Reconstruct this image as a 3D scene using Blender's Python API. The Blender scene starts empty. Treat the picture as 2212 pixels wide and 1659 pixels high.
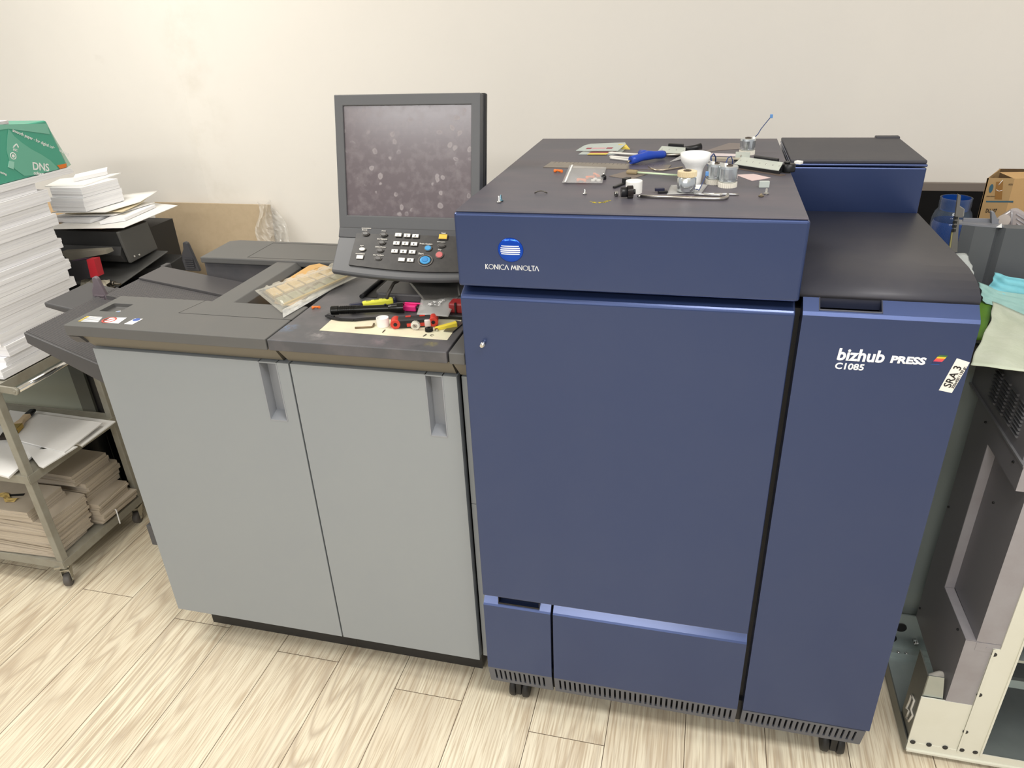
import bpy, bmesh, math, random
from mathutils import Vector, Matrix, Euler
random.seed(7)
S = bpy.context.scene
COL = S.collection
PI = math.pi

# ------------------------------------------------------------------ camera
FPX = 1591.0
CAM = Vector((0.4411, -1.2713, 1.6500))
AX = Vector((0.96959808, 0.2415568, -0.03911358))
AY = Vector((-0.0771797, 0.45356328, 0.88787592))
AZ = Vector((-0.23221295, 0.85786401, -0.45841736))
cd = bpy.data.cameras.new('camera')
cd.sensor_width = 36.0
cd.lens = FPX / 2212 * 36.0
cd.clip_start = 0.02
cam = bpy.data.objects.new('camera', cd)
COL.objects.link(cam)
cam.matrix_world = Matrix(((AX.x, AY.x, -AZ.x, CAM.x), (AX.y, AY.y, -AZ.y, CAM.y), (AX.z, AY.z, -AZ.z, CAM.z), (0, 0, 0, 1)))
S.camera = cam

# ------------------------------------------------------------------ light
S.view_settings.view_transform = 'Standard'
S.view_settings.look = 'None'
S.view_settings.gamma = 1.0
S.view_settings.use_curve_mapping = False
S.view_settings.exposure = 0.0
wd = bpy.data.worlds.new('room_light')
S.world = wd
wd.use_nodes = True
wd.node_tree.nodes['Background'].inputs[0].default_value = (0.97, 0.97, 0.97, 1)
wd.node_tree.nodes['Background'].inputs[1].default_value = 0.55


def area(name, loc, size, power, col, tgt=None):
    l = bpy.data.lights.new(name, 'AREA')
    l.shape = 'RECTANGLE'
    l.size, l.size_y = size
    l.energy = power
    l.color = col
    o = bpy.data.objects.new(name, l)
    o.location = loc
    if tgt:
        o.rotation_euler = (Vector(tgt) - Vector(loc)).to_track_quat('-Z', 'Y').to_euler()
    COL.objects.link(o)
    return o


area('ceiling_lamp', (-1.55, -0.05, 2.70), (1.2, 0.6), 32, (1.0, 0.97, 0.92))
area('ceiling_lamp', (1.0, -0.95, 2.70), (1.2, 0.6), 39, (1.0, 0.985, 0.97))
area('ceiling_lamp', (0.05, -3.05, 2.70), (1.2, 0.6), 50, (1.0, 1.0, 1.0))
area('ceiling_lamp', (-1.55, -3.15, 2.70), (1.2, 0.6), 40, (1.0, 1.0, 1.0))


# ------------------------------------------------------------------ materials
def lin(c):
    return tuple(((v / 255.0) / 12.92 if v / 255.0 <= 0.04045 else (((v / 255.0) + 0.055) / 1.055) ** 2.4) for v in c) + (1.0,)


MATS = {}


def mat(name, col, rough=0.5, metal=0.0, smudge=None, scale=6.0, amount=0.5, bump=0.0, bscale=200.0, trans=0.0, ior=1.45, alpha=1.0, stretch=None, coat=0.0, sss=0.0, spec=0.5):
    if name in MATS:
        return MATS[name]
    m = bpy.data.materials.new(name)
    m.use_nodes = True
    nt = m.node_tree
    b = nt.nodes['Principled BSDF']
    b.inputs['Base Color'].default_value = lin(col)
    b.inputs['Roughness'].default_value = rough
    b.inputs['Metallic'].default_value = metal
    b.inputs['IOR'].default_value = ior
    b.inputs['Transmission Weight'].default_value = trans
    b.inputs['Alpha'].default_value = alpha
    b.inputs['Coat Weight'].default_value = coat
    b.inputs['Coat Roughness'].default_value = 0.22
    b.inputs['Specular IOR Level'].default_value = spec
    tc = nt.nodes.new('ShaderNodeTexCoord')
    mp = nt.nodes.new('ShaderNodeMapping')
    nt.links.new(tc.outputs['Object'], mp.inputs[0])
    if stretch:
        mp.inputs['Scale'].default_value = stretch
    if smudge:
        n = nt.nodes.new('ShaderNodeTexNoise')
        n.inputs['Scale'].default_value = scale
        n.inputs['Detail'].default_value = 6
        n.inputs['Roughness'].default_value = 0.62
        nt.links.new(mp.outputs[0], n.inputs['Vector'])
        r = nt.nodes.new('ShaderNodeValToRGB')
        r.color_ramp.elements[0].position = 0.42
        r.color_ramp.elements[1].position = 0.72
        r.color_ramp.elements[0].color = (0, 0, 0, 1)
        r.color_ramp.elements[1].color = (amount, amount, amount, 1)
        nt.links.new(n.outputs['Fac'], r.inputs[0])
        mx = nt.nodes.new('ShaderNodeMix')
        mx.data_type = 'RGBA'
        mx.inputs[6].default_value = lin(col)
        mx.inputs[7].default_value = lin(smudge)
        nt.links.new(r.outputs[0], mx.inputs[0])
        nt.links.new(mx.outputs[2], b.inputs['Base Color'])
    if bump:
        n2 = nt.nodes.new('ShaderNodeTexNoise')
        n2.inputs['Scale'].default_value = bscale
        n2.inputs['Detail'].default_value = 3
        nt.links.new(mp.outputs[0], n2.inputs['Vector'])
        bp = nt.nodes.new('ShaderNodeBump')
        bp.inputs['Strength'].default_value = bump
        bp.inputs['Distance'].default_value = 0.002
        nt.links.new(n2.outputs['Fac'], bp.inputs['Height'])
        nt.links.new(bp.outputs[0], b.inputs['Normal'])
    MATS[name] = m
    return m


class NT:
    def __init__(s, m):
        s.nt = m.node_tree
        s.b = s.nt.nodes['Principled BSDF']

    def n(s, t, **k):
        nd = s.nt.nodes.new(t)
        for a, v in k.items():
            if hasattr(nd, a):
                setattr(nd, a, v)
            else:
                nd.inputs[a].default_value = v
        return nd

    def l(s, a, b):
        s.nt.links.new(a, b)

    def m(s, op, a, b=None, c=None):
        nd = s.nt.nodes.new('ShaderNodeMath')
        nd.operation = op
        for i, v in enumerate((a, b, c)):
            if v is None:
                continue
            if isinstance(v, (int, float)):
                nd.inputs[i].default_value = v
            else:
                s.l(v, nd.inputs[i])
        return nd.outputs[0]

    def mix(s, f, a, b, blend='MIX'):
        nd = s.nt.nodes.new('ShaderNodeMix')
        nd.data_type = 'RGBA'
        nd.blend_type = blend
        for i, v in ((0, f), (6, a), (7, b)):
            if isinstance(v, (int, float)):
                nd.inputs[i].default_value = v
            elif isinstance(v, tuple):
                nd.inputs[i].default_value = v
            else:
                s.l(v, nd.inputs[i])
        return nd.outputs[2]

    def ramp(s, f, stops):
        r = s.nt.nodes.new('ShaderNodeValToRGB')
        e = r.color_ramp.elements
        while len(e) < len(stops):
            e.new(0.5)
        for el, (p, c) in zip(e, stops):
            el.position = p
            el.color = c if len(c) == 4 else tuple(c) + (1,)
        s.l(f, r.inputs[0])
        return r.outputs[0]


def G(v):
    return (v, v, v, 1)


# ------------------------------------------------------------------ pixel ray onto a real plane of the room
def P(px, py, **k):
    d = AX * ((px - 1106) / FPX) + AY * ((829.5 - py) / FPX) + AZ
    (a, v), = k.items()
    i = 'xyz'.index(a)
    return CAM + d * ((v - CAM[i]) / d[i])


# ------------------------------------------------------------------ mesh builder
class MB:
    def __init__(s):
        s.bm = bmesh.new()
        s.mi = 0
        s.sm = []

    def f(s, vs, smooth=False):
        try:
            fc = s.bm.faces.new(vs)
        except ValueError:
            return None
        fc.material_index = s.mi
        fc.smooth = smooth
        return fc

    def poly(s, pts):
        return s.f([s.bm.verts.new(p) for p in pts])

    def hexa(s, p):
        v = [s.bm.verts.new(q) for q in p]
        for i in ((0, 3, 2, 1), (4, 5, 6, 7), (0, 1, 5, 4), (1, 2, 6, 5), (2, 3, 7, 6), (3, 0, 4, 7)):
            s.f([v[j] for j in i])
        return s

    def box(s, x0, x1, y0, y1, z0, z1):
        return s.hexa([(x0, y0, z0), (x1, y0, z0), (x1, y1, z0), (x0, y1, z0), (x0, y0, z1), (x1, y0, z1), (x1, y1, z1), (x0, y1, z1)])

    def prism(s, pts, vec, smooth=False):
        vec = Vector(vec)
        a = [s.bm.verts.new(p) for p in pts]
        b = [s.bm.verts.new(Vector(p) + vec) for p in pts]
        n = len(a)
        s.f(a[::-1])
        s.f(b)
        for i in range(n):
            s.f([a[i], a[(i + 1) % n], b[(i + 1) % n], b[i]], smooth)
        return s

    def profx(s, yz, x0, x1, smooth=False):
        return s.prism([(x0, y, z) for y, z in yz], (x1 - x0, 0, 0), smooth)

    def profy(s, xz, y0, y1, smooth=False):
        return s.prism([(x, y0, z) for x, z in xz], (0, y1 - y0, 0), smooth)

    def profz(s, xy, z0, z1, smooth=False):
        return s.prism([(x, y, z0) for x, y in xy], (0, 0, z1 - z0), smooth)

    def tube(s, pts, r, n=8, cap=True, smooth=True):
        pts = [Vector(p) for p in pts]
        rs = r if isinstance(r, (list, tuple)) else [r] * len(pts)
        rings = []
        up = None
        for i, p in enumerate(pts):
            d = (pts[min(i + 1, len(pts) - 1)] - pts[max(i - 1, 0)]).normalized()
            if up is None:
                up = Vector((0, 0, 1)) if abs(d.z) < 0.9 else Vector((1, 0, 0))
            u = (up - d * up.dot(d)).normalized()
            w = d.cross(u)
            up = u
            rings.append([s.bm.verts.new(p + (u * math.cos(2 * PI * k / n) + w * math.sin(2 * PI * k / n)) * rs[i]) for k in range(n)])
        for a, b in zip(rings, rings[1:]):
            for k in range(n):
                s.f([a[k], a[(k + 1) % n], b[(k + 1) % n], b[k]], smooth)
        if cap:
            s.f(rings[0][::-1])
            s.f(rings[-1])
        return s

    def lathe(s, prof, c=(0, 0, 0), n=24, axis='z', smooth=True, cap=True, teeth=None):
        # prof: list of (radius, height)
        c = Vector(c)
        rings = []
        for r, h in prof:
            ring = []
            for k in range(n):
                a = 2 * PI * k / n
                q = (r * math.cos(a), r * math.sin(a), h)
                if axis == 'x':
                    q = (q[2], q[0], q[1])
                elif axis == 'y':
                    q = (q[0], q[2], q[1])
                ring.append(s.bm.verts.new(c + Vector(q)))
            rings.append(ring)
        for a, b in zip(rings, rings[1:]):
            for k in range(n):
                s.f([a[k], a[(k + 1) % n], b[(k + 1) % n], b[k]], smooth)
        if cap:
            s.f(rings[0][::-1])
            s.f(rings[-1])
        return s

    def gear(s, r, r0, h, teeth, c=(0, 0, 0), twist=0.0, axis='z', hole=0.0):
        n = teeth * 4
        c = Vector(c)
        lv = []
        for j, z in enumerate((0, h)):
            ring = []
            for k in range(n):
                a = 2 * PI * k / n + (twist if j else 0)
                rr = r if k % 4 in (1, 2) else r0
                q = (rr * math.cos(a), rr * math.sin(a), z)
                if axis == 'x':
                    q = (q[2], q[0], q[1])
                elif axis == 'y':
                    q = (q[0], q[2], q[1])
                ring.append(s.bm.verts.new(c + Vector(q)))
            lv.append(ring)
        for k in range(n):
            s.f([lv[0][k], lv[0][(k + 1) % n], lv[1][(k + 1) % n], lv[1][k]])
        if hole:
            inn = []
            for j, z in enumerate((0, h)):
                ring = []
                for k in range(n):
                    a = 2 * PI * k / n
                    q = (hole * math.cos(a), hole * math.sin(a), z)
                    if axis == 'x':
                        q = (q[2], q[0], q[1])
                    elif axis == 'y':
                        q = (q[0], q[2], q[1])
                    ring.append(s.bm.verts.new(c + Vector(q)))
                inn.append(ring)
            for k in range(n):
                k2 = (k + 1) % n
                s.f([inn[0][k], inn[1][k], inn[1][k2], inn[0][k2]])
                s.f([lv[0][k], inn[0][k], inn[0][k2], lv[0][k2]])
                s.f([lv[1][k], lv[1][k2], inn[1][k2], inn[1][k]])
        else:
            s.f(lv[0][::-1])
            s.f(lv[1])
        return s

    def grid(s, fn, nu, nv, smooth=True):
        v = [[s.bm.verts.new(fn(i / nu, j / nv)) for j in range(nv + 1)] for i in range(nu + 1)]
        for i in range(nu):
            for j in range(nv):
                s.f([v[i][j], v[i + 1][j], v[i + 1][j + 1], v[i][j + 1]], smooth)
        return s

    def holed(s, x0, x1, z0, z1, y0, y1, hx0, hx1, hz0, hz1):
        # an upright panel (front at y0) with a rectangular hole
        s.box(x0, hx0, y0, y1, z0, z1)
        s.box(hx1, x1, y0, y1, z0, z1)
        if hz0 > z0:
            s.box(hx0, hx1, y0, y1, z0, hz0)
        if z1 > hz1:
            s.box(hx0, hx1, y0, y1, hz1, z1)
        return s

    def frame(s, pt, o, i, d0, d1, back=None):
        # a plate with a rectangular window: o, i = (u0, u1, v0, v1) outside and inside, front at depth d0, rear at d1
        R_ = lambda q, d: [s.bm.verts.new(pt(a, b, d)) for a, b in ((q[0], q[2]), (q[1], q[2]), (q[1], q[3]), (q[0], q[3]))]
        fo, fi_, bo = R_(o, d0), R_(i, d0), R_(o, d1)
        bi = R_(i, d1 if back is None else back)
        for k in range(4):
            j = (k + 1) % 4
            s.f([fo[k], fo[j], fi_[j], fi_[k]])
            s.f([fo[k], bo[k], bo[j], fo[j]])
            s.f([fi_[k], fi_[j], bi[j], bi[k]])
            if back is None:
                s.f([bo[k], bi[k], bi[j], bo[j]])
        if back is not None:
            s.f(bi)
            s.f(bo[::-1])
        return s

    def build(s, name, m, parent=None, world=True, bev=0.0, seg=2, thick=0.0, sub=0, weld=False):
        if weld:
            bmesh.ops.remove_doubles(s.bm, verts=s.bm.verts, dist=1e-5)
        if world and parent is not None:
            off = Vector((0, 0, 0))
            q = parent
            while q is not None:
                off += q.location
                q = q.parent
            bmesh.ops.translate(s.bm, verts=s.bm.verts, vec=-off)
        bmesh.ops.recalc_face_normals(s.bm, faces=s.bm.faces)
        me = bpy.data.meshes.new(name)
        s.bm.to_mesh(me)
        s.bm.free()
        for q in (m if isinstance(m, (list, tuple)) else [m]):
            me.materials.append(q)
        o = bpy.data.objects.new(name, me)
        COL.objects.link(o)
        if parent is not None:
            o.parent = parent
        if thick:
            md = o.modifiers.new('thickness', 'SOLIDIFY')
            md.thickness = thick
            md.offset = 1.0
        if bev:
            md = o.modifiers.new('bevel', 'BEVEL')
            md.width = bev
            md.segments = seg
            md.limit_method = 'ANGLE'
            md.angle_limit = math.radians(35)
            md.harden_normals = False
        if sub:
            md = o.modifiers.new('subdivision', 'SUBSURF')
            md.levels = md.render_levels = sub
        return o


def B(x0, x1, y0, y1, z0, z1):
    return MB().box(x0, x1, y0, y1, z0, z1)


def tag(o, label=None, cat=None, group=None, kind=None):
    for k, v in (('label', label), ('category', cat), ('group', group), ('kind', kind)):
        if v:
            o[k] = v
    return o


def thing(name, label, cat, loc=(0, 0, 0), rot=0.0, group=None):
    o = bpy.data.objects.new(name, None)
    o.empty_display_size = 0.02
    COL.objects.link(o)
    o.location = loc
    o.rotation_euler = (0, 0, rot) if isinstance(rot, (int, float)) else rot
    return tag(o, label, cat, group)


def dup(root, loc, rot, label, group=None):
    r = root.copy()
    COL.objects.link(r)
    r.location = loc
    r.rotation_euler = (0, 0, rot) if isinstance(rot, (int, float)) else rot
    r['label'] = label
    if group:
        r['group'] = group
    for ch in list(root.children):
        c = ch.copy()
        COL.objects.link(c)
        c.parent = r
        for g in list(ch.children):
            d = g.copy()
            COL.objects.link(d)
            d.parent = c
    return r


def text(name, body, m, parent, size, origin, right, up, bold=0.0, depth=0.0004, align='LEFT', shear=0.0, squeeze=1.0, space=1.0):
    # lettering lying on a real surface: origin = start of the baseline, right/up = directions on that surface
    cu = bpy.data.curves.new(name, 'FONT')
    cu.body = body
    cu.size = size
    cu.offset = bold
    cu.extrude = depth
    cu.align_x = align
    cu.shear = shear
    cu.space_character = space
    cu.resolution_u = 3
    t = bpy.data.objects.new(name, cu)
    me = bpy.data.meshes.new_from_object(t)
    bpy.data.objects.remove(t)
    bpy.data.curves.remove(cu)
    r = Vector(right).normalized()
    u = Vector(up)
    u = (u - r * u.dot(r)).normalized()
    n = r.cross(u)
    off = Vector((0, 0, 0))
    q = parent
    while q is not None:
        off += q.location
        q = q.parent
    M = Matrix(((r.x, u.x, n.x), (r.y, u.y, n.y), (r.z, u.z, n.z)))
    for v in me.vertices:
        v.co = M @ Vector((v.co.x * squeeze, v.co.y, v.co.z)) + Vector(origin) - off
    me.materials.append(m)
    o = bpy.data.objects.new(name, me)
    COL.objects.link(o)
    o.parent = parent
    return o

# ------------------------------------------------------------------ common materials
BLUE = mat('blue_metallic_paint', (53, 69, 112), 0.33, 0.62, smudge=(61, 75, 114), scale=5, amount=0.35, bump=0.03, bscale=900, coat=0.55)
DARKTOP = mat('dark_top_cover', (83, 82, 91), 0.45, 0.0, smudge=(102, 94, 100), scale=5, amount=0.7, stretch=(0.8, 2.2, 1), bump=0.02, bscale=600)
DARKTOP2 = mat('dark_top_cover_dusty', (62, 62, 69), 0.5, 0.0, smudge=(84, 81, 82), scale=4, amount=0.6, bump=0.02, bscale=600)
DGREY = mat('dark_grey_plastic', (95, 95, 94), 0.45, 0.0, smudge=(104, 101, 98), scale=6, amount=0.5, bump=0.02, bscale=900)
DGREY2 = mat('dark_grey_dusty_plastic', (84, 84, 87), 0.45, 0.0, smudge=(112, 106, 106), scale=9, amount=0.6, bump=0.02, bscale=900)
TRAYG = mat('tray_grey_plastic', (80, 79, 80), 0.5, bump=0.02, bscale=800)
LGREY = mat('light_grey_door', (148, 153, 156), 0.42, 0.0, smudge=(144, 149, 154), scale=3, amount=0.5, bump=0.02, bscale=900)
LGREY2 = mat('grey_recess', (150, 153, 158), 0.4)
UNDER = mat('taupe_underside', (118, 112, 100), 0.5)
BLACK = mat('black_gap', (14, 14, 15), 0.6)
BLACKP = mat('black_plastic', (28, 28, 30), 0.4)
RUBBER = mat('black_rubber', (38, 37, 36), 0.55, smudge=(70, 68, 64), scale=30, amount=0.5)
SLOT = mat('slot_frame_grey', (92, 95, 104), 0.45, 0.0)
WHITEINK = mat('white_lettering', (240, 240, 238), 0.5)
STEEL = mat('bright_steel', (200, 200, 198), 0.25, 1.0)
STEELD = mat('worn_steel', (170, 165, 155), 0.35, 1.0)
ZINC = mat('zinc_sheet', (186, 194, 192), 0.38, 0.85, smudge=(160, 170, 170), scale=6, amount=0.6)
WHITEP = mat('white_plastic', (238, 237, 232), 0.4)
ORANGE = mat('orange_plastic', (240, 120, 45), 0.4)

# ------------------------------------------------------------------ setting
m = mat('laminate_floor', (236, 222, 196), 0.38)
t = NT(m)
tc = t.n('ShaderNodeTexCoord')
sep = t.n('ShaderNodeSeparateXYZ')
t.l(tc.outputs['Object'], sep.inputs[0])
X, Y = sep.outputs[0], sep.outputs[1]
u = t.m('DIVIDE', t.m('ADD', X, 1.434 + 0.1935 * 40), 0.1935)
k = t.m('FLOOR', u)
fu = t.m('SUBTRACT', u, k)
par = t.m('MODULO', k, 2.0)
yo = t.m('ADD', Y, t.m('ADD', t.m('MULTIPLY', t.m('SUBTRACT', k, 40.0), 0.026), t.m('MULTIPLY', par, 0.62)))
yy = t.m('ADD', yo, -0.157 + 1.28 * 6)
v = t.m('DIVIDE', yy, 1.28)
kv = t.m('FLOOR', v)
fv = t.m('SUBTRACT', v, kv)
seam = t.m('MINIMUM', t.m('MULTIPLY', t.m('MINIMUM', fu, t.m('SUBTRACT', 1.0, fu)), 0.1935), t.m('MULTIPLY', t.m('MINIMUM', fv, t.m('SUBTRACT', 1.0, fv)), 1.28))
seamf = t.m('LESS_THAN', seam, 0.0009)
rid = t.m('ADD', t.m('MULTIPLY', k, 13.37), t.m('MULTIPLY', kv, 7.91))
cv = t.n('ShaderNodeCombineXYZ')
t.l(t.m('ADD', X, t.m('MULTIPLY', rid, 0.731)), cv.inputs[0])
t.l(t.m('ADD', Y, rid), cv.inputs[1])
t.l(rid, cv.inputs[2])
mp = t.n('ShaderNodeMapping')
mp.inputs['Scale'].default_value = (1.0, 0.10, 1.0)
t.l(cv.outputs[0], mp.inputs[0])
# broad cathedral figure: contour lines of a smooth field
n1 = t.n('ShaderNodeTexNoise', Scale=5.5, Detail=2.0, Roughness=0.4)
t.l(mp.outputs[0], n1.inputs['Vector'])
rings = t.m('FRACT', t.m('MULTIPLY', n1.outputs['Fac'], 22.0))
rings = t.m('ABSOLUTE', t.m('SUBTRACT', rings, 0.5))
mp2 = t.n('ShaderNodeMapping')
mp2.inputs['Scale'].default_value = (1.0, 0.03, 1.0)
t.l(cv.outputs[0], mp2.inputs[0])
n2 = t.n('ShaderNodeTexNoise', Scale=260.0, Detail=2.0, Roughness=0.5)
t.l(mp2.outputs[0], n2.inputs['Vector'])
n3 = t.n('ShaderNodeTexNoise', Scale=3.5, Detail=3.0, Roughness=0.5)
t.l(mp.outputs[0], n3.inputs['Vector'])
n4 = t.n('ShaderNodeTexNoise', Scale=24.0, Detail=4.0, Roughness=0.6)
t.l(mp.outputs[0], n4.inputs['Vector'])
c0 = t.mix(t.ramp(n4.outputs['Fac'], [(0.38, G(0)), (0.72, G(0.75))]), lin((242, 233, 208)), lin((216, 201, 175)))
dens = t.ramp(n3.outputs['Fac'], [(0.36, G(0.0)), (0.58, G(1.0))])
c1 = t.mix(t.m('MULTIPLY', t.ramp(rings, [(0.0, G(0.55)), (0.24, G(0.0))]), dens), c0, lin((160, 140, 120)))
fine = t.ramp(n2.outputs['Fac'], [(0.45, G(0.0)), (0.66, G(0.75))])
c2 = t.mix(fine, c1, lin((190, 170, 142)))
# knots
vor = t.n('ShaderNodeTexVoronoi', Scale=5.0)
mp3 = t.n('ShaderNodeMapping')
mp3.inputs['Scale'].default_value = (1.0, 0.5, 1.0)
t.l(cv.outputs[0], mp3.inputs[0])
t.l(mp3.outputs[0], vor.inputs['Vector'])
c2 = t.mix(t.ramp(vor.outputs['Distance'], [(0.02, G(0.75)), (0.10, G(0.0))]), c2, lin((150, 125, 102)))
wn = t.n('ShaderNodeTexWhiteNoise', noise_dimensions='1D')
t.l(rid, wn.inputs['W'])
c3 = t.mix(t.m('MULTIPLY', wn.outputs['Value'], 0.22), c2, lin((205, 186, 160)))
c4 = t.mix(seamf, c3, lin((92, 76, 60)))
t.l(c4, t.b.inputs['Base Color'])
bp = t.n('ShaderNodeBump', Strength=0.12, Distance=0.001)
t.l(n2.outputs['Fac'], bp.inputs['Height'])
t.l(bp.outputs[0], t.b.inputs['Normal'])
FLOOR = m
tag(B(-3.2, 3.0, -5.2, 1.25, -0.05, 0.0).build('floor', FLOOR), kind='structure')

m = mat('cream_wall_paint', (240, 236, 228), 0.7)
t = NT(m)
tc = t.n('ShaderNodeTexCoord')
n1 = t.n('ShaderNodeTexNoise', Scale=2.2, Detail=5.0, Roughness=0.6)
t.l(tc.outputs['Object'], n1.inputs['Vector'])
n2 = t.n('ShaderNodeTexNoise', Scale=14.0, Detail=3.0, Roughness=0.5)
t.l(tc.outputs['Object'], n2.inputs['Vector'])
c0 = t.mix(t.ramp(n1.outputs['Fac'], [(0.45, G(0)), (0.8, G(0.35))]), lin((243, 238, 229)), lin((234, 229, 220)))
c1 = t.mix(t.ramp(n2.outputs['Fac'], [(0.70, G(0)), (0.80, G(0.10))]), c0, lin((205, 196, 184)))
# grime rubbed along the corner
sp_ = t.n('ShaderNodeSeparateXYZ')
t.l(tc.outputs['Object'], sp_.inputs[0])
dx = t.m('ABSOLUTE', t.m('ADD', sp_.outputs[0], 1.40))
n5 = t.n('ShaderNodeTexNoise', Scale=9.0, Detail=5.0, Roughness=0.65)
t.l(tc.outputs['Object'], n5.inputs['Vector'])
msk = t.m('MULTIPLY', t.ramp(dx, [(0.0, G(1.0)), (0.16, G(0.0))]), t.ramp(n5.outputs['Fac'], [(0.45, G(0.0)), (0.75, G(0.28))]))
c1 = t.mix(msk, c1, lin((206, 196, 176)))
t.l(c1, t.b.inputs['Base Color'])
n3 = t.n('ShaderNodeTexNoise', Scale=350.0, Detail=2.0)
t.l(tc.outputs['Object'], n3.inputs['Vector'])
bp = t.n('ShaderNodeBump', Strength=0.08, Distance=0.001)
t.l(n3.outputs['Fac'], bp.inputs['Height'])
t.l(bp.outputs[0], t.b.inputs['Normal'])
WALL = m
tag(B(-1.44, 3.0, 1.25, 1.35, -0.05, 2.8).build('wall_back', WALL), kind='structure')
w = MB().profz([(-1.44, 1.25), (-1.44, 1.35), (-3.2, 1.65), (-3.2, 1.55)], -0.05, 2.8)
tag(w.build('wall_left', WALL), kind='structure')
tag(B(-3.2, 3.0, -5.2, 1.7, 2.8, 2.9).build('ceiling', mat('white_ceiling', (242, 240, 235), 0.8, bump=0.05, bscale=60)), kind='structure')

# ------------------------------------------------------------------ blue printing press
W = 0.615
pr = thing('printing_press', 'large dark blue production printing press with wide front door and raised right rear block', 'printer', (0, 0, 0))
MB().box(0.006, 0.612, 0.035, 0.79, 0.10, 1.174).box(0.004, 0.89, 0.026, 0.0345, 0.086, 0.152).build('chassis', BLACKP, pr)
MB().box(0.612, 0.894, 0.035, 0.79, 0.10, 1.15).box(0.628, 0.89, 0.5, 0.79, 1.15, 1.19).build('chassis', BLACKP, pr)
# upper box: painted sides and front
tb = B(0, W, 0, 0.785, 1.174, 1.3155).build('upper_front_panel', BLUE, pr, bev=0.005, seg=3)
tc_ = B(0.003, W - 0.003, 0.004, 0.783, 1.3155, 1.319).build('top_cover', DARKTOP, pr, bev=0.0015)
# front door with the knob
fd = MB().profx([(0, 0.391), (0, 1.151), (0.004, 1.156), (0.026, 1.166), (0.034, 1.166), (0.034, 0.391)], 0.001, 0.612)
fd = fd.build('front_door', BLUE, pr, bev=0.003, seg=3)
kn = MB().lathe([(0.0035, 0), (0.0035, 0.004), (0.0045, 0.004), (0.0048, 0.016), (0.0042, 0.017)], (0, 0, 0), 16, 'y')
kn = kn.build('door_knob', STEEL, fd, world=False)
kn.location = (0.043, -0.0165, 1.0575)
# right door with a pull recess in its sloped top
rd = MB()
prof = [(0, 0.153), (0, 1.151), (0.004, 1.157)]


def slope(y):
    return 1.157 + (y - 0.004) * 0.82


H0, H1, HY0, HY1 = 0.650, 0.752, 0.006, 0.028
YB = 0.036
rd.profx([(0, 0.153), (0, 1.151), (0.004, 1.157), (HY0, slope(HY0)), (0.0385, slope(HY0) - 0.03), (0.0385, 0.153)], 0.624, 0.90)
rd.profx([(HY0, slope(HY0)), (YB, slope(YB)), (0.0385, slope(YB)), (0.0385, 1.12)], 0.624, H0)
rd.profx([(HY0, slope(HY0)), (YB, slope(YB)), (0.0385, slope(YB)), (0.0385, 1.12)], H1, 0.90)
rd.profx([(HY1, slope(HY1)), (YB, slope(YB)), (0.0385, slope(YB)), (0.0385, slope(HY1) - 0.01)], H0, H1)
rdo = rd.build('right_door', BLUE, pr, weld=True)
hr = MB()
hr.profx([(HY0, slope(HY0) + 0.0006), (HY0 + 0.002, slope(HY0 + 0.002) + 0.0008), (HY0 + 0.002, slope(HY0) - 0.012), (HY0, slope(HY0) - 0.012)], H0, H1)
hr.profx([(HY1 - 0.001, slope(HY1) + 0.0006), (HY1 + 0.001, slope(HY1 + 0.001) + 0.0008), (HY1 + 0.001, slope(HY1) - 0.02), (HY1 - 0.001, slope(HY1) - 0.02)], H0, H1)
for hx in (H0, H1 - 0.002):
    hr.profx([(HY0, slope(HY0) + 0.0007), (HY1, slope(HY1) + 0.0007), (HY1, slope(HY0) - 0.012), (HY0, slope(HY0) - 0.012)], hx, hx + 0.002)
hr.profx([(HY0, slope(HY0) - 0.010), (HY1, slope(HY0) - 0.006), (HY1, slope(HY0) - 0.016), (HY0, slope(HY0) - 0.016)], H0, H1)
hr.build('handle_recess', mat('navy_recess', (36, 40, 56), 0.35), rdo)
# right top cover, curved at the front
cvp = [(0.026, 1.181), (0.030, 1.188), (0.045, 1.196), (0.065, 1.203), (0.09, 1.2075), (0.12, 1.210), (0.5, 1.207), (0.5, 1.186), (0.05, 1.178), (0.026, 1.175)]
MB().profx(cvp, 0.617, 0.9005, smooth=True).build('right_top_cover', DARKTOP2, pr)
# raised rear block
MB().box(0.622, 0.900, 0.502, 0.80, 1.10, 1.304).build('raised_rear_block', BLUE, pr, bev=0.003)
MB().box(0.622, 0.900, 0.499, 0.80, 1.306, 1.3115).build('rear_block_lip', BLUE, pr, bev=0.002)
MB().box(0.623, 0.899, 0.505, 0.80, 1.3115, 1.319).box(0.845, 0.90, 0.79, 0.81, 1.315, 1.3225).build('rear_block_cover', DARKTOP2, pr, bev=0.002)


# lower panels with their slotted, inward-leaning skirt
def skirt(x0, x1, n, m0, first=0.0145):
    b = MB()
    zt, zb, yt, yb = 0.150, 0.084, 0.0, 0.017

    def yz(z):
        return yt + (yb - yt) * (zt - z) / (zt - zb)

    def bar(a0, a1, z0, z1):
        b.profx([(yz(z1), z1), (yz(z0), z0), (yz(z0) + 0.006, z0), (yz(z1) + 0.006, z1)], a0, a1)
    za, zc = 0.097, 0.142
    bar(x0, x1, zc, zt)
    bar(x0, x1, zb, za)
    step = 0.0125
    xs = x0 + first
    prev = x0
    for i in range(n):
        bar(prev, xs, za, zc)
        prev = xs + 0.0047
        xs += step
    bar(prev, x1, za, zc)
    return b


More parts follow.
